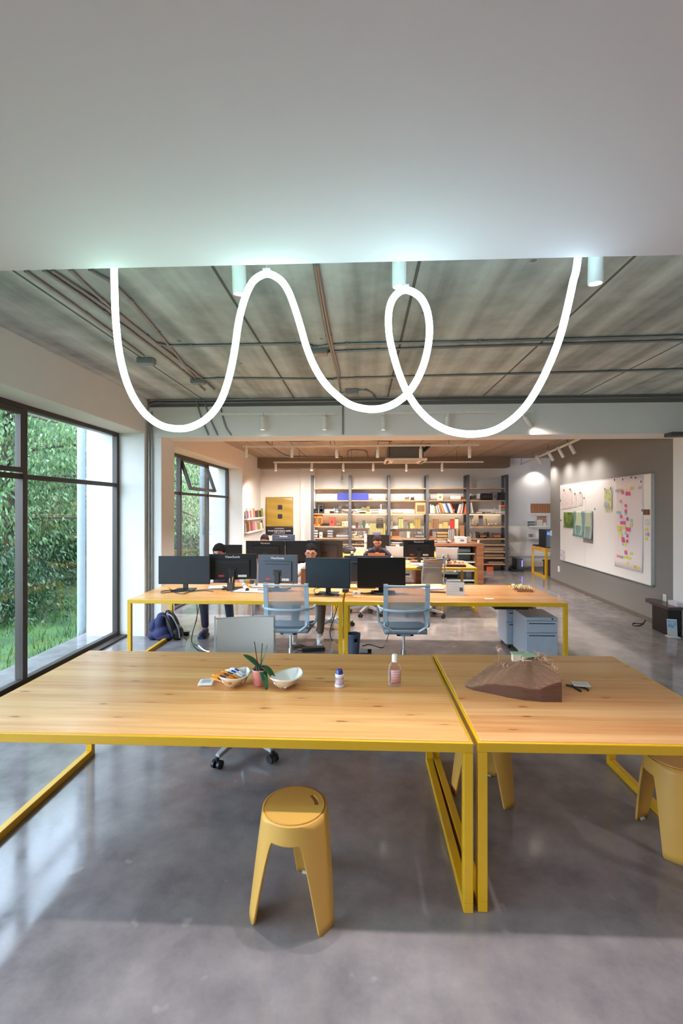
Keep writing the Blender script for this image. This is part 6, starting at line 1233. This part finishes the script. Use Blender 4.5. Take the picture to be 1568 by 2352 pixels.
# rainbow stack at the right end of the third shelf, each folder its own
z = LZ['middle']; a, b = onY(1149, 1166, 13.1).x, onY(1161, 1166, 13.1).x
for i, (c, nm) in enumerate((((196, 176, 190), 'lilac'), ((200, 190, 196), 'pale grey'), ((70, 120, 86), 'green'), ((140, 160, 120), 'sage'), ((190, 50, 56), 'red'), ((214, 80, 50), 'vermilion'), ((226, 120, 50), 'orange'))):
    t = thing('folder', nm+' folder in the rainbow coloured pile at the end of the third shelf', 'folder', ((a+b)/2, 13.18, z+.001+i*.034), 0, 'rainbow pile of folders'); obj('cover', MB().box(-(b-a)/2, (b-a)/2, -.12, .12, 0, .005).box(-(b-a)/2, (b-a)/2, -.12, .12, .027, .032).box(-(b-a)/2, (b-a)/2, -.123, -.12, 0, .032), pm(c, .6, name='folder_%d_%d_%d' % c), t); obj('pages', MB().box(-(b-a)/2+.004, (b-a)/2-.004, -.118, .115, .006, .026), PAPER, t)
# books in the fourth bay
BK = [(987, 1158, (222, 214, 206), 0), (990, 1162, (210, 220, 226), .05), (993, 1160, (236, 232, 226), .08), (996, 1163, (224, 176, 90), .14), (999, 1164, (96, 124, 150), .2), (1002, 1163, (230, 220, 206), .24), (1006, 1160, (214, 208, 196), .28), (1009, 1155, (226, 110, 56), .32), (1013, 1156, (224, 170, 90), .34), (1017, 1157, (196, 184, 206), .36), (1020, 1158, (232, 230, 226), .36), (1023, 1157, (150, 160, 176), .36), (1027, 1156, (60, 100, 160), .38), (1030, 1157, (230, 220, 170), .38), (1033, 1157, (220, 216, 210), .38), (1036, 1157, (208, 70, 60), .4),
      (1046, 1157, (36, 32, 34), -.25), (1049, 1158, (220, 214, 208), -.22), (1052, 1158, (206, 200, 192), -.22), (1055, 1160, (230, 120, 90), -.2), (1058, 1156, (210, 200, 190), -.18), (1061, 1156, (40, 42, 54), -.12), (1064, 1157, (226, 96, 52), -.2), (1067, 1157, (214, 120, 70), -.2), (1079, 1154, (210, 206, 200), .12), (1082, 1155, (226, 222, 214), .16)]
for i, (px, py, c, tl) in enumerate(BK):
    x = onY(px, 1166, 13.08).x; h = onY(940, py, 13.08).z-z
    h = h/math.cos(tl); xx = x - (h*math.sin(tl)*.0) + (.12*max(0, tl)); nm = ORD[i] if i < 20 else ['twenty first', 'twenty second', 'twenty third', 'twenty fourth', 'twenty fifth', 'twenty sixth'][i-20]
    cover_book('book', nm+' book from the left in the row on the third shelf', (x+.0+h*math.sin(max(0, tl))*.55, 13.06, z+.004+.03*abs(math.sin(tl))), .032, h*.96, .2, c, 0, -tl, 'books on the third shelf')
t = thing('antenna_pair', 'thin dark router antennas on the third shelf', 'antenna', (onY(772, 1166, 13.15).x, 13.15, z)); obj('antenna', MB().cyl((-.03, 0, 0), (-.03, 0, .27), .006, n=6), BLACK, t); obj('antenna', MB().cyl((.03, 0, 0), (.05, 0, .26), .006, n=6), BLACK, t)
q = onY(785, 1090, 12.6); t = thing('hanging_socket', 'small black socket hanging on a cable above the first shelving bay', 'socket', (q.x, 12.6, 2.55)); obj('cord', MB().cyl((0, 0, .07), (0, 0, .6), .006, n=6), BLACK, t); obj('plug_body', MB().cbox((0, 0, .03), (.05, .04, .09)), BLACK, t, bev=.008)
q = onY(1133, 1303, 13.0); t = thing('orange_crate', 'small orange box on the floor below the lowest shelf', 'box', (onY(1124, 1300, 13.1).x, 13.12, 0), 0); obj('body', MB().box(-.09, .09, -.08, .08, 0, .13), pm((196, 92, 56), .6, name='crate_orange'), t, bev=.004); obj('rim', MB().box(-.096, .096, -.086, .086, .12, .14), pm((176, 76, 46), .6, name='crate_rim'), t, bev=.003)
# ================================================================ wooden counter
cy0 = 10.72; a, b = onY(955, 1247, cy0).x, onY(1110.5, 1247, cy0).x; zt = onY(1050, 1252, cy0).z+.03
RW = mat_wood('red_brown_wood', (150, 96, 62), (112, 68, 44)); t = thing('counter', 'high red brown wooden counter with one slab leg in front of the shelving', 'counter', (0, 0, 0))
obj('counter_top', MB().box(a, b, cy0, cy0+.95, zt-.06, zt), RW, t, bev=.003); obj('slab_leg', MB().box(b-.16, b, cy0, cy0+.95, 0, zt-.06), RW, t, bev=.003); obj('slab_leg', MB().box(a, a+.12, cy0, cy0+.95, 0, zt-.06), RW, t, bev=.003)
a2, b2 = onY(1023, 1260, cy0+.15).x, onY(1093, 1260, cy0+.15).x; t = thing('open_cabinet', 'pale grey open cabinet with three shelves under the wooden counter', 'cabinet', (0, 0, 0)); GC = pm((178, 186, 184), .5, name='cabinet_grey')
obj('carcass', MB().box(a2, a2+.02, cy0+.15, cy0+.6, .05, zt-.07).box(b2-.02, b2, cy0+.15, cy0+.6, .05, zt-.07).box(a2, b2, cy0+.6, cy0+.62, .05, zt-.07).box(a2, b2, cy0+.15, cy0+.6, .05, .07), GC, t)
for k in range(3): obj('shelf', MB().box(a2+.02, b2-.02, cy0+.15, cy0+.6, .28+.2*k, .30+.2*k), GC, t)
for i, (dx, z_, w_, c, lb) in enumerate(((.42, .70, .56, (196, 204, 202), 'pale roll on the upper shelf of the open cabinet'), (.20, .50, .10, (170, 90, 60), 'small red brown item in the open cabinet'), (.45, .30, .16, (44, 44, 46), 'dark box on the lower shelf of the open cabinet'))):
    u = thing('paper_roll' if i == 0 else 'small_box', lb, 'roll' if i == 0 else 'box', (a2+dx, cy0+.3, z_+.002), 0, 'things in the open cabinet')
    if i == 0: obj('roll', MB().tube([(-w_/2, 0, .05), (w_/2-.1, 0, .05)], .05, 14), pm(c, .6, name='roll_pale'), u); obj('end_core', MB().tube([(-w_/2-.003, 0, .05), (w_/2-.097, 0, .05)], .02, 10), STEELG, u)
    else: obj('body', MB().box(-w_/2, w_/2, -.06, .06, 0, .05), pm(c, .6, name='tone_%d_%d_%d' % c), u, bev=.004); obj('lid', MB().box(-w_/2-.003, w_/2+.003, -.063, .063, .05, .06), pm(c, .6, name='tone_%d_%d_%d' % c), u)
for (kind, nm, lb, cat, px0, px1, py, h, col, dep) in (('stack', 'paper_stack', 'crumpled papers and models on the wooden counter, left', 'papers', 1003, 1024, 0, .06, (214, 196, 180), .3), ('heap', 'small_models', 'pile of white and red pieces on the wooden counter', 'models', 1018, 1044, 0, .09, (222, 204, 198), .3), ('box', 'printer', 'grey device with white front on the wooden counter', 'device', 1050, 1072, 0, .14, (196, 192, 190), .35), ('board', 'pale_sample_board', 'pale panel standing on the wooden counter', 'panel', 1073, 1082, 0, .16, (176, 156, 142), .05), ('box', 'white_cup', 'small white cup alone on the wooden counter', 'cup', 1097, 1101, 0, .05, (226, 214, 204), .05), ('stack', 'cardboard_model', 'low cardboard model on the wooden counter', 'model', 990, 1004, 0, .10, (196, 160, 120), .25)):
    LZ['ct'] = zt; hh = h; yy = cy0+.32; aa, bb = onY(px0, 1166, yy).x, onY(px1, 1166, yy).x; py0 = HOR-(zt+hh-CH)*FPX/(yy-dep/2)
    I(kind, nm, lb, cat, px0, px1, py0, 'ct', col, y=yy, dep=dep, grp='things on the wooden counter')
p = onZ(1100, 1334, 0); t = thing('spray_bottle', 'orange and white bottle on the floor inside the counter leg', 'bottle', (onY(1099, 1330, 10.95).x, 10.9, 0)); obj('bottle_body', MB().lathe([(0, 0), (.045, 0), (.05, .02), (.05, .2), (.02, .26), (0, .26)], 18), pm((214, 96, 60), .5, name='bottle_orange'), t); obj('cap', MB().lathe([(.02, .25), (.02, .3), (0, .31)], 12), PAPER, t)
# ================================================================ far right recess
a, b = onY(1213, 1155, YB-.06).x, onY(1275, 1155, YB-.06).x
for lb, py in (('white wall shelf at the top of the right recess', 1179), ('second white wall shelf of the right recess', 1207.5), ('third white wall shelf of the right recess, behind the computer', 1234)):
    z = sz(py, YB-.1); u = thing('wall_ledge', lb, 'ledge', ((a+b)/2, YB-.07, z), 0, 'recess shelves'); obj('board', MB().box(-(b-a)/2, (b-a)/2, -.07, .07, -.03, 0), WARMW, u); obj('front_lip', MB().box(-(b-a)/2, (b-a)/2, -.08, -.07, -.035, .008), WARMW, u); LZ['R%d' % int(py)] = z
I('stripes', 'slat_sample_board', 'orange brown wooden slat panel on the top recess shelf', 'panel', 1220, 1266, 1157, 'R1179', (206, 140, 82), YB-.05, .02, (104, 56, 26))
I('stack', 'grey_block', 'grey model block at the left of the second recess shelf', 'model', 1213, 1229, 1197, 'R1207', (150, 148, 150), YB-.07, .1)
I('board', 'brown_sample_board', 'reddish brown sample at the back of the second recess shelf', 'sample', 1234, 1255, 1186, 'R1207', (190, 128, 92), YB-.03, .02)
I('board', 'cream_sample_board', 'cream sample in front of the reddish one on the second recess shelf', 'sample', 1233, 1246, 1192, 'R1207', (216, 196, 172), YB-.08, .02)
I('board', 'white_sample_board', 'small white sample on the second recess shelf', 'sample', 1247, 1254, 1199, 'R1207', (214, 206, 198), YB-.08, .02)
I('board', 'grey_sample_board', 'grey green sample on the third recess shelf', 'sample', 1214, 1224, 1226, 'R1234', (132, 142, 138), YB-.08, .02)
a, b = onZ(1205, 1259, TZ), onZ(1243, 1263, TZ)
t = thing('side_table', 'narrow pine side table with yellow frame carrying the black computer', 'table', (5.12, 11.95, 0), .0); w = .05; q1 = onZ(1245, 1326, 0)
obj('tabletop', MB().box(-.55, .6, -.45, .5, .70, .745), PINE2, t, bev=.003); obj('frame', MB().box(-.55, .6, -.45, -.40, .655, .70).box(-.55, -.5, -.4, .45, .655, .70).box(-.55, .6, .45, .5, .655, .70), YEL, t)
for x, y in ((-.525, -.425), (-.525, .475), (.575, -.425), (.575, .475)): obj('leg', MB().box(x-.025, x+.025, y-.025, y+.025, .05, .655), YEL, t)
obj('floor_rail', MB().box(-.55, -.5, -.45, .5, 0, .05), YEL, t); obj('floor_rail', MB().box(.55, .6, -.45, .5, 0, .05), YEL, t); obj('diagonal_brace', MB().bar((-.5, -.38, .65), (-.40, -.1, .2), .03, .03), pm((166, 112, 66), .6, name='brace_wood'), t)
t.location = (5.13, 12.2, 0)
p = t.location; t = thing('desktop_computer', 'large black desktop computer case with small blue light on the side table', 'computer', (p.x-.19, p.y-.1, .746))
obj('case_body', MB().box(-.30, .30, -.22, .24, .015, .46), pm((14, 14, 17), .35, name='case_black'), t, bev=.008); obj('front_panel', MB().box(-.31, -.30, -.2, .22, .03, .45), pm((24, 24, 30), .3, name='case_front'), t); obj('side_window', MB().box(-.05, .26, -.224, -.219, .05, .22), pm((40, 34, 40), .15, name='case_window'), t)
obj('status_light', MB().box(-.27, -.20, -.224, -.22, .33, .40), emis((70, 110, 230), 1.2, 'blue_status'), t); obj('feet', MB().box(-.28, -.24, -.2, .2, 0, .015).box(.24, .28, -.2, .2, 0, .015), BLACK, t)
t = thing('keyboard_board', 'dark board lying on the side table left of the computer', 'board', (p.x-.30, p.y+.27, .746)); obj('board', MB().box(-.24, .12, -.1, .2, 0, .03), pm((48, 42, 40), .5, name='board_dark'), t, bev=.004); obj('paper_layer', MB().box(-.2, .1, -.08, .18, .03, .04), pm((86, 74, 66), .6, name='board_brown'), t)
t = thing('storage_crate', 'dark brown crate under the side table', 'crate', (p.x+.10, p.y+.05, 0)); obj('crate_body', MB().box(-.40, .42, -.3, .3, 0, .34), pm((70, 52, 46), .6, name='crate_brown'), t, bev=.006); obj('lid', MB().box(-.42, .44, -.32, .32, .34, .38), pm((50, 42, 40), .6, name='crate_lid'), t, bev=.006)
p = onZ(1180, 1308, 0); t = thing('desktop_computer', 'black computer tower with violet light strip on the floor by the back wall', 'computer', (p.x, 13.1, 0)); obj('case_body', MB().box(-.085, .085, -.2, .2, .06, .36), pm((16, 16, 20), .3, name='tower_black'), t, bev=.006); obj('light_strip', MB().box(.055, .068, -.205, -.2, .14, .32), emis((110, 90, 255), 4., 'violet_strip'), t); obj('plinth', MB().box(-.22, .10, -.22, .2, 0, .06), BLACK, t)
hang('thin cables trailing down the wall beside the black computer tower', [(p.x+.2, 13.44, .45), (p.x+.22, 13.42, .2), (p.x+.35, 13.4, .05), (p.x+.5, 13.42, .3)], .006, pm((200, 192, 184), .6, name='pale_cable'))
hang('black cable hanging on the wall at the end of the shelving', [(p.x-.18, 13.45, 1.1), (p.x-.15, 13.44, .7), (p.x-.1, 13.42, .42)], .006)
struct('baseboard_back', MB().box(4.1, 7.2, YB-.02, YB, 0, .08), pm((150, 140, 132), .7, name='skirt_grey'))
struct('trim_1', MB().box(4.1, 6.2, YB-.06, YB, .38, .46), WARMW)
